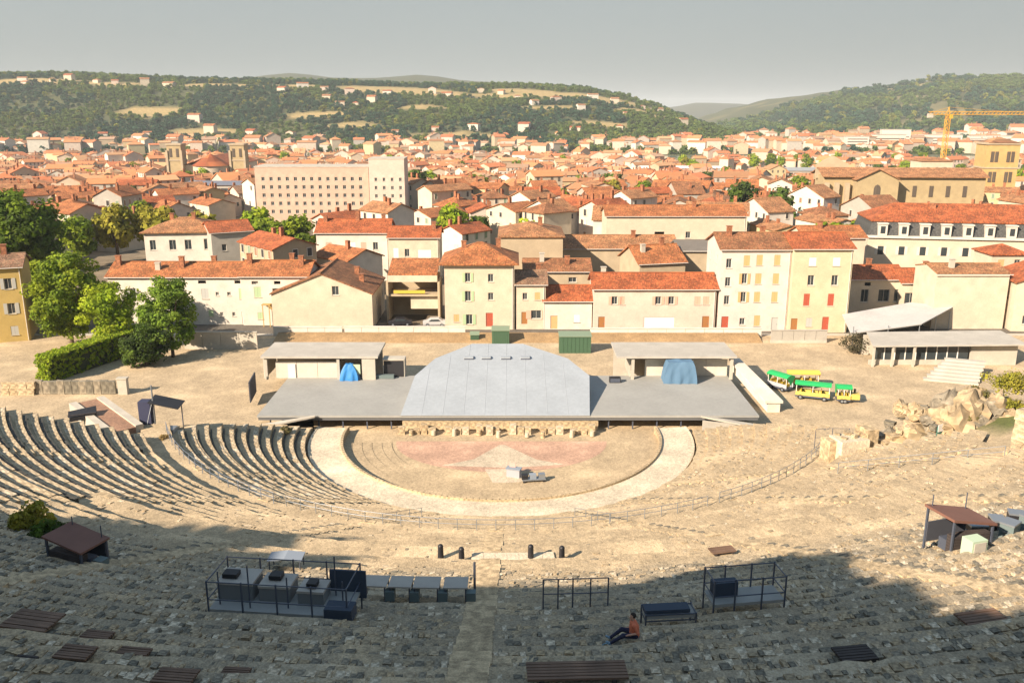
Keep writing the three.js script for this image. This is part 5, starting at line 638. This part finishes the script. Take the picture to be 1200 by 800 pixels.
building({ label: 'long cream house with blank wall behind the dark grey workshop', x: 40, z: -216, w: 34, d: 11, e: 14.4, s: .34, wall: 'cream', roof: 'orange', front: [[-4, 8, 2.4, 2.6, 'dark'], [3, 9, 1.2, 1.6], [10, 9, 1.2, 1.6]], chimneys: [[5, 1, 1.3]] });
building({ label: 'brown roofed house behind the small red roofed one', x: 9, z: -173, w: 13, d: 9, e: 8.6, s: .36, wall: 'tan', roof: 'brown', front: [[3, 6.4, 1.6, 1, 'win']], chimneys: [[-3, 1, 1.5, concrete], [2, 2, 1.4]] });
building({ label: 'orange roofed house behind the butter yellow apartment house', x: 68, z: -186, w: 13, d: 10, e: 13.4, s: .34, wall: 'cream', roof: 'orange', chimneys: [[-2, 1, 1.3]] });
// churches, tower, crane
{
  const c = thing('cathedral', 'cathedral with twin square towers and bright red apse roof in the old town', 'church', -209, townY(-620) - .5, -618);
  const y = 0; for (const s of [-1, 1]) { const tw = part('tower', [box(9.6, 30.5, 9.6, s * 21.5, y, -4)], WALL.stone, c); part('tower_cornice', [box(10.6, 1, 10.6, s * 21.5, 30.5, -4), box(10.4, .8, 10.4, s * 21.5, 20, -4)], WALL.tan, tw); for (const q of [-2.3, 2.3]) part('belfry_shade_panel', box(1.7, 5.6, .3, s * 21.5 + q, 22.6, .9), M('void', () => std([.13, .11, .09], { map: texWood })), tw); part('buttress', [box(1.4, 27, 1.4, s * 21.5 - 4.9, 0, .9), box(1.4, 27, 1.4, s * 21.5 + 4.9, 0, .9)], WALL.tan, tw); }  // dark panels stand for the shaded inside of the openings
  part('nave', [box(33, 17, 60, 0, 0, -34)], WALL.cream, c); part('nave_roof', slabs(roofFaces('z', 33, 60, 17, .35, .6).map(f => f.map(p => [p[0], p[1] + .2, p[2] - 34])), .3), ROOF.red, c);
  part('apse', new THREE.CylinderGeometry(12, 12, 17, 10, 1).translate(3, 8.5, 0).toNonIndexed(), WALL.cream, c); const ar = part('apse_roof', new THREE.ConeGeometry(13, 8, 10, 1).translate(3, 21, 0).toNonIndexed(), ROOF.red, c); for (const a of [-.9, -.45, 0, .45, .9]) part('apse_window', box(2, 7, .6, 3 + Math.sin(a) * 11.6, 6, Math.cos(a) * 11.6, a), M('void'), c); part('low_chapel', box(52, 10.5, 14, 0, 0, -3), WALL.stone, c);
  const b = thing('abbey_church', 'broad tan stone church with low tiled roofs and arched end window', 'church', 145, townY(-335) + 4.2, -332, -.08);
  part('nave', [box(58, 18, 16, 0, -4.6, -8)], WALL.stone, b); part('nave_roof', slabs(roofFaces('x', 58, 17, 13.4, .3, .8).map(f => f.map(p => [p[0], p[1] + .2, p[2] - 8])), .3), ROOF.pale, b);
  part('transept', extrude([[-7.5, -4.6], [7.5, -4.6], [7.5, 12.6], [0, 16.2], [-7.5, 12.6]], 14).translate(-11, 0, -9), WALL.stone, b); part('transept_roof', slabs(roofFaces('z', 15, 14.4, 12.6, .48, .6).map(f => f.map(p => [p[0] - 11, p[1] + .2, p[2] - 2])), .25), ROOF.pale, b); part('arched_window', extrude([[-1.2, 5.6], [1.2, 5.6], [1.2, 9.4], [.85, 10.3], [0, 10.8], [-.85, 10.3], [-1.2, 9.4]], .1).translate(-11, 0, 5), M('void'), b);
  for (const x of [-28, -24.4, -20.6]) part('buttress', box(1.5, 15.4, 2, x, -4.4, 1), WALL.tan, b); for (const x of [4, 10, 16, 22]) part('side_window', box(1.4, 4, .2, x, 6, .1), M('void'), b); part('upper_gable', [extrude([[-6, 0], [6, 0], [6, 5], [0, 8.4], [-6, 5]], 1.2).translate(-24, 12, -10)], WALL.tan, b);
  const tw = thing('square_bell_tower', 'tan square bell tower with openings near the yellow crane', 'tower', 217, townY(-402), -400, -.1); part('shaft', box(14, 29, 12, 0, 0, -6), wallM('tower_ochre', [.52, .36, .15]), tw); part('cornice', [box(15, .9, 13, 0, 29, -6), box(14.6, .6, 12.6, 0, 18.6, -6)], WALL.tan, tw); for (const yy of [12.6, 21.4]) for (const q of [-3.4, 3.4]) for (const z2 of [-.9, .9]) part('tower_shade_panel', box(1.4, 4.6, .2, q + z2, yy, .06), M('void'), tw); part('roof', new THREE.ConeGeometry(9.6, 2.4, 4).rotateY(Math.PI / 4).translate(0, 31, -6).toNonIndexed(), ROOF.pale, tw);  // tower panels painted as dark as an unlit interior
  building({ label: 'small cream tower house with flat red roof in front of the crane', name: 'tower_house', x: 198, z: -420, y: townY(-420), w: 14.6, d: 12, e: 21.5, s: .24, type: 'hip', wall: 'cream', roof: 'pale', front: grid([-4, 0, 4], [16.6], 1.3, 2.2, 'win') });
  const cr = thing('tower_crane', 'yellow tower crane with long horizontal jib above the town roofs', 'crane', 217, townY(-455), -455); const cm = paintM('crane_yellow', [.62, .33, .04]);
  const truss = (a, b, s, n) => { const l = [], A = new THREE.Vector3(...a), B = new THREE.Vector3(...b), v = Math.abs(B.y - A.y) > 1; const off = v ? [[-s, 0, -s], [s, 0, -s], [s, 0, s], [-s, 0, s]] : [[0, -s, -s], [0, -s, s], [0, s, 0]]; off.forEach((o, i) => { const p = off[(i + 1) % off.length]; l.push(bar([a[0] + o[0], a[1] + o[1], a[2] + o[2]], [b[0] + o[0], b[1] + o[1], b[2] + o[2]], .16, 4)); for (let k = 0; k < n; k++) { const q = A.clone().lerp(B, k / n), w = A.clone().lerp(B, (k + 1) / n); l.push(bar([q.x + o[0], q.y + o[1], q.z + o[2]], [w.x + p[0], w.y + p[1], w.z + p[2]], .1, 4)); } }); return l; };
  part('mast', truss([0, 0, 0], [0, 44, 0], .9, 22), cm, cr); part('jib', truss([-10, 44.6, 0], [48, 44.6, 0], .7, 30), cm, cr); part('mast_head', [bar([-.8, 44, 0], [0, 47.6, 0], .16), bar([.8, 44, 0], [0, 47.6, 0], .16), bar([0, 47.4, 0], [30, 45.2, 0], .06), bar([0, 47.4, 0], [-9, 44.8, 0], .06)], cm, cr); part('counterweight', box(2.4, 2, 1.6, -9, 42.4), concrete, cr); part('cab', box(1.6, 1.8, 1.6, 1.3, 42), cm, cr); part('hook_cable', [bar([22, 44, 0], [22, 34, 0], .05), bar([22.6, 44, 0], [22.6, 34, 0], .05)], darkSteel, cr);
}

// ---------------------------------------------------------------- the old town
taken.push([-245, -170, -700, -600], [108, 184, -352, -282], [208, 226, -418, -395], [80, 124, -216, -190], [-92, -58, -228, -176], [-99, -36, -350, -256], [-24, -12, -175, -160], [212, 222, -460, -450], [-118, -84, -200, -160]);
const treeSpots = [[-104, -232, 16, OLIVE, 'yellow green'], [-97, -238, 15, OLIVE, 'yellow green'], [-91, -231, 15, OLIVE, 'yellow green'], [-111, -226, 14, GREEN, 'green'], [-84, -240, 14, OLIVE, 'yellow green'], [-62, -226, 13, GREEN, 'green'], [-55, -228, 13.5, GREEN, 'green'], [-49, -236, 11, GREEN, 'green'], [-70, -246, 14, BRIGHT, 'bright green'], [-17.5, -262, 14, BRIGHT, 'bright green'], [-10, -266, 10, DARK, 'dark green'], [-46, -430, 19, DARK, 'dark green'], [3.4, -232, 12, BRIGHT, 'bright green'], [77, -300, 19, DARK, 'dark green'], [86, -288, 15, DARK, 'dark green'], [82, -228, 12, GREEN, 'green'], [88, -224, 13.5, GREEN, 'green'], [95, -230, 13, DARK, 'dark green'], [101, -226, 12, BRIGHT, 'bright green'], [76, -222, 9, BRIGHT, 'bright green'], [-120, -214, 12, OLIVE, 'yellow green'], [-125, -300, 12, GREEN, 'green'], [62, -420, 13, GREEN, 'green'], [40, -520, 14, GREEN, 'green'], [120, -560, 16, DARK, 'dark green'], [-30, -480, 13, OLIVE, 'yellow green'], [20, -380, 12, GREEN, 'green'], [150, -470, 14, GREEN, 'green']];
for (const [x, z, h] of treeSpots) taken.push([x - h * .35, x + h * .35, z - h * .35, z + 17]);
const landmarks = [['the white villa', -80, -218], ['the pink apartment slab', -74, -338], ['the huge dark tree', -104, -186], ['the abbey church', 145, -340], ['the mansard building', 101, -202], ['the bell tower', 217, -406], ['the dark grey workshop', 39, -188], ['the long red orange roof', -38, -214], ['the blank long house', 40, -222], ['the dark town trees', 86, -305], ['the bright lone tree', -21, -300], ['the tall hipped house', -4, -180], ['the blue grey hall', -130, -400], ['the yellow green trees', -108, -260], ['the cathedral', -209, -640], ['the long grey roofed hall', 225, -660], ['the white school hall', 60, -640], ['the white hall by the trees', 130, -700], ['the crane', 217, -455]];
const nearest = (x, z) => { let best = 1e9, w = ''; for (const [n, lx, lz] of landmarks) { const q = Math.hypot(x - lx, z - lz); if (q < best) { best = q; w = n; } } return w; };
const free = (x, z, r) => !taken.some(([a, b, c, d]) => x > a - r && x < b + r && z > c - r && z < d + r);
function townHouse(f) {                                          // plain geometry of one house, local origin at its base
  const w = rr(9, 17, f), d = rr(8, 13, f), e = rr(7.5, 13, f), s = rr(.3, .44, f), type = f() < .62 ? 'x' : f() < .7 ? 'z' : 'hip';
  const wallG = [box(w, e, d)]; const up = (type === 'x' ? d : w) / 2 * s;
  if (type === 'x') for (const q of [-1, 1]) wallG.push(extrude([[-d / 2, e - .05], [d / 2, e - .05], [0, e + up - .05]], .3).rotateY(Math.PI / 2).translate(q * (w / 2 - .16) - .15, 0, 0));
  if (type === 'z') for (const q of [-1, 1]) wallG.push(extrude([[-w / 2, e - .05], [w / 2, e - .05], [0, e + up - .05]], .3).translate(0, 0, q * (d / 2 - .16) - .15));
  const roofG = slabs(roofFaces(type, w, d, e, s, .45).map(q => q.map(p => [p[0], p[1] + .22, p[2]])), .22), wins = [];
  const n = Math.max(2, Math.round(w / 3.4)), fl = Math.max(2, Math.round(e / 3.2)), ww = rr(.9, 1.2, f), wh = rr(1.4, 1.9, f);
  for (let j = 1; j < fl; j++) for (let k = 0; k < n; k++) if (f() < .8) wins.push([(k + .5) * w / n - w / 2, .9 + j * e / fl, d / 2, 0]);
  const m = Math.max(2, Math.round(d / 4)); for (let j = 1; j < fl; j++) for (let k = 0; k < m; k++) if (f() < .45) wins.push([(k + .5) * d / m - d / 2, .9 + j * e / fl, w / 2, f() < .5 ? -1 : 1]);
  const ch = [[rr(-.3, .3, f) * w, rr(-.25, .25, f) * d, rr(1.4, 2.2, f)]]; if (f() < .6) ch.push([rr(-.42, .42, f) * w, rr(-.2, .2, f) * d, rr(1.2, 2, f)]);
  const ry = (x, z) => type === 'x' ? e + s * (d / 2 - Math.abs(z)) : type === 'z' ? e + s * (w / 2 - Math.abs(x)) : e + s * Math.min(w / 2 - Math.abs(x), d / 2 - Math.abs(z));
  return { w, d, e, type, wallG: merge(wallG), roofG, wins, ww, wh, ch: ch.map(([x, z, h]) => box(.9, h + 1, .7, x, ry(x, z) - .8, z)) };
}
const wallKinds = ['cream', 'white', 'pink', 'tan', 'yellow', 'grey', 'cream', 'white', 'pink'], roofKinds = ['orange', 'red', 'brown', 'pale', 'orange', 'red', 'dull', 'orange'];
const roofWord = { orange: 'orange', red: 'red', brown: 'brown', pale: 'pale orange', dull: 'dull brown' };
const paneMat = M('town_pane', () => std([.05, .05, .05], { roughness: .2 })), paneShut = [M('town_shutter_white', () => std([.5, .47, .42])), M('town_shutter_brown', () => std([.26, .15, .09])), M('town_shutter_green', () => std([.19, .25, .17]))];
const protoF = mulberry(808), protos = [], protoData = [];
for (let k = 0; k < 36; k++) {
  const h = townHouse(protoF), wk = wallKinds[k % wallKinds.length], rk = roofKinds[Math.floor(protoF() * roofKinds.length)]; protoData.push({ h, wk, rk });
  const g = new THREE.Group(); g.name = 'town_house'; g.userData.look = `${h.w > 13.5 ? 'broad' : h.w < 11 ? 'narrow' : 'middling'} ${h.e > 11 ? 'tall' : h.e < 9 ? 'low' : 'mid-height'} ${wk} house, ${roofWord[rk]} ${h.type === 'hip' ? 'hipped' : 'gabled'} roof, ${h.ch.length > 1 ? 'two chimneys' : 'one chimney'}`; tag(g, '', 'house', `${wk} ${rk} roofed houses of the old town`);
  part('wall', h.wallG, WALL[wk], g); const rf = part('roof', h.roofG, ROOF[rk], g); for (const c of h.ch) part('chimney', c, M('chimney_brick'), rf);
  const frame = merge([box(h.ww + .24, .12, .14, 0, h.wh, .04), box(h.ww + .24, .12, .2, 0, -.12, .06), box(.12, h.wh, .12, -h.ww / 2 - .06, 0, .03), box(.12, h.wh, .12, h.ww / 2 + .06, 0, .03)]), pane = box(h.ww, h.wh, .06, 0, 0, 0);
  for (const [u, y, off, side] of h.wins) { const rot = side * Math.PI / 2, v = new THREE.Vector3(u, y, off + .01).applyAxisAngle(new THREE.Vector3(0, 1, 0), rot); const m = part('window', frame, WALL.white, g, v.x, v.y, v.z, rot); part('pane', pane, protoF() < .45 ? pick(paneShut, protoF) : paneMat, m); }
  protos.push(g);
}
{
  const f = mulberry(4242), spots = [];
  for (let z = -176; z > -985;) {
    const dz = rr(12, 15.5, f) * (z < -600 ? 1.15 : 1), half = -z * .62 + 30;
    for (let x = -half; x < half;) {
      const dx = rr(12.5, 18, f), px = x + dx / 2, pz = z + rr(-4, 4, f); x += dx;
      const dist = fbm(px / 90 + 20, pz / 90, 2, 71);
      if (f() < .05 || !free(px, pz, 7)) continue;
      if (px > 150 && pz < -520 && fbm(px / 80, pz / 80, 3, 15) > .5) continue;
      const turn = (Math.floor(dist * 6) * .55 - .9) + rr(-.14, .14, f) + (f() < .35 ? Math.PI / 2 : 0);
      if (pz > -200 && px > -60 && px < 62) { if (f() < .5) continue; }
      spots.push([px, pz, turn]);
    }
    z -= dz;
  }
  spots.sort((a, b) => b[1] - a[1]);
  const first = new Set();
  spots.slice(0, 300).forEach(([x, z, turn]) => {
    const k = Math.floor(f() * protos.length); let g;
    if (!first.has(k)) { first.add(k); g = protos[k].clone(); g.name = numbered('town_house'); scene.add(g); } else { g = protos[k].clone(); g.name = numbered('town_house'); scene.add(g); }
    g.userData = { ...g.userData, label: `${g.userData.look}, near ${nearest(x, z)}` }; delete g.userData.look;
    g.position.set(x, townY(z) - .3, z); let a = turn % Math.PI; if (Math.cos(a) < -.2) a += Math.PI; g.rotation.y = a; g.scale.set(1, rr(.88, 1.14, f), 1);
  });
  // the rest, too many and too small to pick apart: one mass of houses with windows and roofs
  const wallC = { cream: [.58, .50, .39], white: [.64, .60, .53], pink: [.59, .485, .41], tan: [.46, .37, .26], yellow: [.56, .46, .28], grey: [.43, .40, .36] }, roofC = { orange: [.56, .245, .105], red: [.55, .19, .08], brown: [.43, .22, .11], pale: [.56, .32, .165], dull: [.42, .275, .185] };
  const P = [], N = [], K = [], U = [], mtx = new THREE.Matrix4(), v = new THREE.Vector3(), nm = new THREE.Vector3(), qn = new THREE.Quaternion();
  const add = (g, c, k) => { const p = g.attributes.position, n = g.attributes.normal, u = g.attributes.uv; for (let i = 0; i < p.count; i++) { v.fromBufferAttribute(p, i).applyMatrix4(mtx); nm.fromBufferAttribute(n, i).applyQuaternion(qn); P.push(v.x, v.y, v.z); N.push(nm.x, nm.y, nm.z); U.push(u.getX(i), u.getY(i)); K.push(c[0] * k, c[1] * k, c[2] * k); } };
  const house = (x, z, turn, sc, wins) => { const q = pick(protoData, f), h = q.h, wk = pick(wallKinds, f), rk = pick(roofKinds, f); qn.setFromAxisAngle(new THREE.Vector3(0, 1, 0), turn); const sy = sc * rr(.8, 1.2, f); mtx.compose(new THREE.Vector3(x, townY(z) - .3, z), qn, new THREE.Vector3(sc, sy, sc)); add(h.wallG, wallC[wk], rr(.85, 1.1, f)); add(h.roofG, roofC[rk], rr(.8, 1.15, f)); for (const c of h.ch) add(c, [.4, .2, .12], 1); const base = mtx.clone(); if (wins) for (const [u, y, off, side] of h.wins) { const b = box(h.ww, h.wh, .1); b.translate(u, y, off); b.rotateY(side * Math.PI / 2); mtx.copy(base); add(b, [.12, .105, .09], 1); } };
  spots.slice(300).forEach(([x, z, t], i) => { let a = t % Math.PI; if (Math.cos(a) < -.2) a += Math.PI; house(x, z, a, rr(.85, 1.12, f), z > -780); });
  for (let k = 0; k < 900; k++) { const x = rr(-1250, 1150, f), z = rr(-1480, -1145, f); if (f() > .8) continue; house(x, z, rr(-.6, .6, f), rr(.9, 1.5, f), false); }
  for (let k = 0; k < 240; k++) { const x = rr(430, 1500, f), z = rr(-1750, -1150, f); house(x, z, rr(-.6, .6, f), rr(1, 1.8, f), false); }
  const g = new THREE.BufferGeometry(); g.setAttribute('position', new THREE.Float32BufferAttribute(P, 3)); g.setAttribute('normal', new THREE.Float32BufferAttribute(N, 3)); g.setAttribute('uv', new THREE.Float32BufferAttribute(U, 2)); g.setAttribute('color', new THREE.Float32BufferAttribute(K, 3));
  const m = part('distant_town', g, M('town_mass', () => std([1, 1, 1], { vertexColors: true, map: texStucco, roughness: .95 })), scene); m.userData = { label: 'mass of small tiled houses of the old town stretching to the river', category: 'houses', kind: 'stuff' };
  console.log('town spots', spots.length, 'tris', P.length / 9);
}
// trees standing between the houses
{
  const kinds = new Map();
  treeSpots.forEach(([x, z, h, cols, word], i) => {
    const lab = `${word} tree standing among the old town houses near ${nearest(x, z)}`; let g;
    if (!kinds.has(word)) { g = tree('town_tree', lab, x, townY(z), z, { h: 4, r: .35, rx: 3.6, ry: 4, cy: 6, clumps: 40, per: 60, leaf: .45, cr: 1.4, cols, seed: 60 + i, group: word + ' trees of the old town' }); kinds.set(word, g); g.scale.setScalar(h / 10); }
    else { g = copyOf(kinds.get(word), lab); g.position.set(x, townY(z), z); g.scale.setScalar(h / 10 * rr(.95, 1.05)); g.rotation.y = rr(0, 6); }
  });
  const f = mulberry(99); const base = [...kinds.entries()];
  for (let k = 0; k < 90; k++) { const x = rr(-420, 420, f), z = rr(-900, -300, f); if (Math.abs(x) > -z * .6 || !free(x, z, 2)) continue; const [word, p] = pick(base, f); const g = copyOf(p, `${word} ${f() < .5 ? 'tree' : 'leafy tree'} rising between roofs near ${nearest(x, z)}`); g.position.set(x, townY(z), z); g.scale.setScalar(rr(1.1, 1.7, f)); g.rotation.y = rr(0, 6, f); }
  for (let k = 0; k < 60; k++) { const x = rr(150, 520, f), z = rr(-900, -500, f); if (x > -z * .62) continue; const [word, p] = pick(base.filter(b => b[0] !== 'yellow green'), f); const g = copyOf(p, `${word} ${f() < .5 ? 'tree' : 'leafy tree'} rising between roofs near ${nearest(x, z)}`); g.position.set(x, townY(z), z); g.scale.setScalar(rr(1, 1.7, f)); g.rotation.y = rr(0, 6, f); }
}
// houses standing out on the wooded hill, and pale blocks at the foot of the far hill
{
  const f = mulberry(515), h0 = protoData;
  const spotsH = [[-940, -1845], [-1010, -1852], [-880, -1840], [-800, -1850], [-845, -1835], [-760, -1838], [-700, -1830], [-990, -1810], [-905, -1790], [-1100, -1830], [-420, -1760], [-395, -1740], [-350, -1790], [-300, -1770], [-330, -1640], [-300, -1600], [-270, -1585], [-245, -1610], [-150, -1800], [-120, -1770], [-60, -1830], [-20, -1810], [10, -1700], [40, -1650], [80, -1745], [150, -1780], [190, -1700], [240, -1690], [275, -1710], [-520, -1500], [-470, -1420], [-560, -1400], [-620, -1380], [-400, -1400], [-340, -1400], [-180, -1410], [-120, -1430], [-60, -1440], [20, -1430], [100, -1440], [170, -1440], [-700, -1350], [-780, -1330], [-860, -1310], [120, -1600], [200, -1590], [-230, -1700], [-1050, -1750], [-650, -1820], [300, -1600]];
  for (const [x, zh] of spotsH) { const z = zh < -1740 ? zh + 70 : zh; const d = pick(h0, f), wk = pick(['cream', 'white', 'pink', 'cream'], f), rk = pick(['orange', 'pale', 'red'], f); const g = thing('hillside_house', `${wk} house with ${roofWord[rk]} roof standing out on the wooded hill`, 'house', x, hillA(x, z) - 3, z, rr(-.4, .4, f), `${wk} ${rk} roofed houses on the hill`); g.scale.setScalar(rr(1, 1.45, f)); part('wall', d.h.wallG, WALL[wk], g); part('roof', d.h.roofG, ROOF[rk], g); }
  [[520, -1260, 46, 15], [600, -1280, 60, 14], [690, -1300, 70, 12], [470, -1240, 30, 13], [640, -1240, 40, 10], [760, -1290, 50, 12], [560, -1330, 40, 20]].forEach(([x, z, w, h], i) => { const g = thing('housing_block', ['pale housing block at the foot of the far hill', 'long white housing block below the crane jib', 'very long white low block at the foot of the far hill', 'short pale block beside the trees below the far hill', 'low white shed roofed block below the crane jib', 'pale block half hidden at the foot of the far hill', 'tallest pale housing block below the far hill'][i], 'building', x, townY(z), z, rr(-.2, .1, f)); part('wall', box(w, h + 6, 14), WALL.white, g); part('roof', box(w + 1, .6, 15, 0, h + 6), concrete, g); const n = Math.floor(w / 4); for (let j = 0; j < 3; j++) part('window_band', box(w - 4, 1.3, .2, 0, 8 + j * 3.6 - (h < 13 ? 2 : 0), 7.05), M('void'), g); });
  const hall = (label, x, z, w, d, h, m) => { const g = thing('long_hall', label, 'building', x, townY(z), z, -.05); part('wall', box(w, h, d), WALL.grey, g); part('roof', slabs(roofFaces('x', w, d, h, .12, .6).map(q => q.map(p => [p[0], p[1] + .3, p[2]])), .3), m, g); for (let k = 0; k < 8; k++) part('window', box(w / 10, 2, .2, -w / 2 + (k + 1) * w / 9, h - 3.4, d / 2 + .05), paneMat, g); };
  hall('long grey roofed hall among the trees past the old town', 225, -660, 96, 24, 12, M('hall_grey', () => std([.34, .36, .37], { map: texMetal })));
  hall('blue grey roofed market hall half hidden in the town', -130, -400, 26, 16, 12, M('hall_blue', () => std([.17, .19, .24], { map: texMetal })));
  hall('white roofed school hall beyond the old town', 60, -640, 60, 18, 11, white);
  hall('white roofed hall beside the green trees of the town edge', 130, -700, 60, 18, 12, white);
}
// ---------------------------------------------------------------- unseen casters of the shade: chapel hill behind the viewer, wall and tower added
{
  const ch = thing('hilltop_chapel', 'stone chapel on the hilltop whose shadow falls over the upper rows', 'church', -48, 0, 10); const y0 = 41;
  part('nave', [box(26, 12, 8, 0, y0, 0)], WALL.stone, ch); part('roof', slabs(roofFaces('x', 26, 8, y0 + 14.8, .9, .4).map(f => f), .3), ROOF.brown, ch); part('upper_wall', [box(26, 2.8, 7.9, 0, y0 + 12, 0), extrude([[-4, y0 + 14.7], [4, y0 + 14.7], [0, y0 + 18.2]], .3).rotateY(Math.PI / 2).translate(-13, 0, 0), extrude([[-4, y0 + 14.7], [4, y0 + 14.7], [0, y0 + 18.2]], .3).rotateY(Math.PI / 2).translate(12.7, 0, 0)], WALL.stone, ch); for (const x of [-9, -3, 3, 9]) part('window', box(1.2, 4, .2, x, y0 + 6, -4.05), glass, ch);
  const T = (label, x, z, top, rx, seed) => { const gy = hillY(x, z), h = top - gy; tree('hilltop_tree', label, x, gy - .3, z, { h: h * .4, r: .5, rx, ry: h * .42, cy: h * .58, clumps: 150, per: 110, leaf: .85, cr: 2.4, cols: GREEN, seed }); };
const rw = thing('added_shade_tower', 'unseen square tower added on the hilltop to shade the upper rows', 'tower', -86.5, 0, 10); part('shaft', box(11, 24, 8, 0, 40, 0), WALL.stone, rw); for (let k = 0; k < 5; k++) part('merlon', box(1.3, 1.2, 8, -4.8 + k * 2.4, 64, 0), WALL.stone, rw);  // unseen tower, added to throw shade on the upper rows
  const wl = thing('added_shade_wall', 'unseen stone wall added between chapel and tower to shade the upper rows', 'wall', -71, 0, 10); part('low_shade_wall', box(10, 19, 1.6, 5, 40, 0), WALL.stone, wl); part('high_shade_wall', box(11, 22, 4, -5.4, 40, 0), WALL.stone, wl); part('coping', [box(9.9, .4, 2, 5.1, 59, 0), box(11.2, .4, 4.3, -5.4, 62, 0)], WALL.tan, wl);  // unseen wall in two heights, added to close the shade edge
  T('big hilltop tree past the chapel end', -67, 11, 59.5, 7, 91); T('spreading hilltop tree farther along the ridge', -77, 10, 62.5, 8, 92); T('tall hilltop tree second from the end of the ridge', -86, 9, 65.5, 8, 97); T('outermost hilltop tree on the ridge', -96, 10, 67, 9, 93); T('hilltop tree against the chapel gable', -37, 6, 59.4, 5, 94); T('hilltop tree between chapel and viewpoint', -30, 10, 57.2, 5.5, 95); T('low hilltop tree nearest the viewpoint', -21, 10, 54.5, 6, 96);
}

{
  const renderer = new THREE.WebGLRenderer({ antialias: true }); renderer.setSize(1024, 682); renderer.toneMapping = THREE.LinearToneMapping; renderer.toneMappingExposure = EXPOSURE; renderer.shadowMap.enabled = true; renderer.shadowMap.type = THREE.PCFSoftShadowMap;
  renderer.render(scene, camera);
}
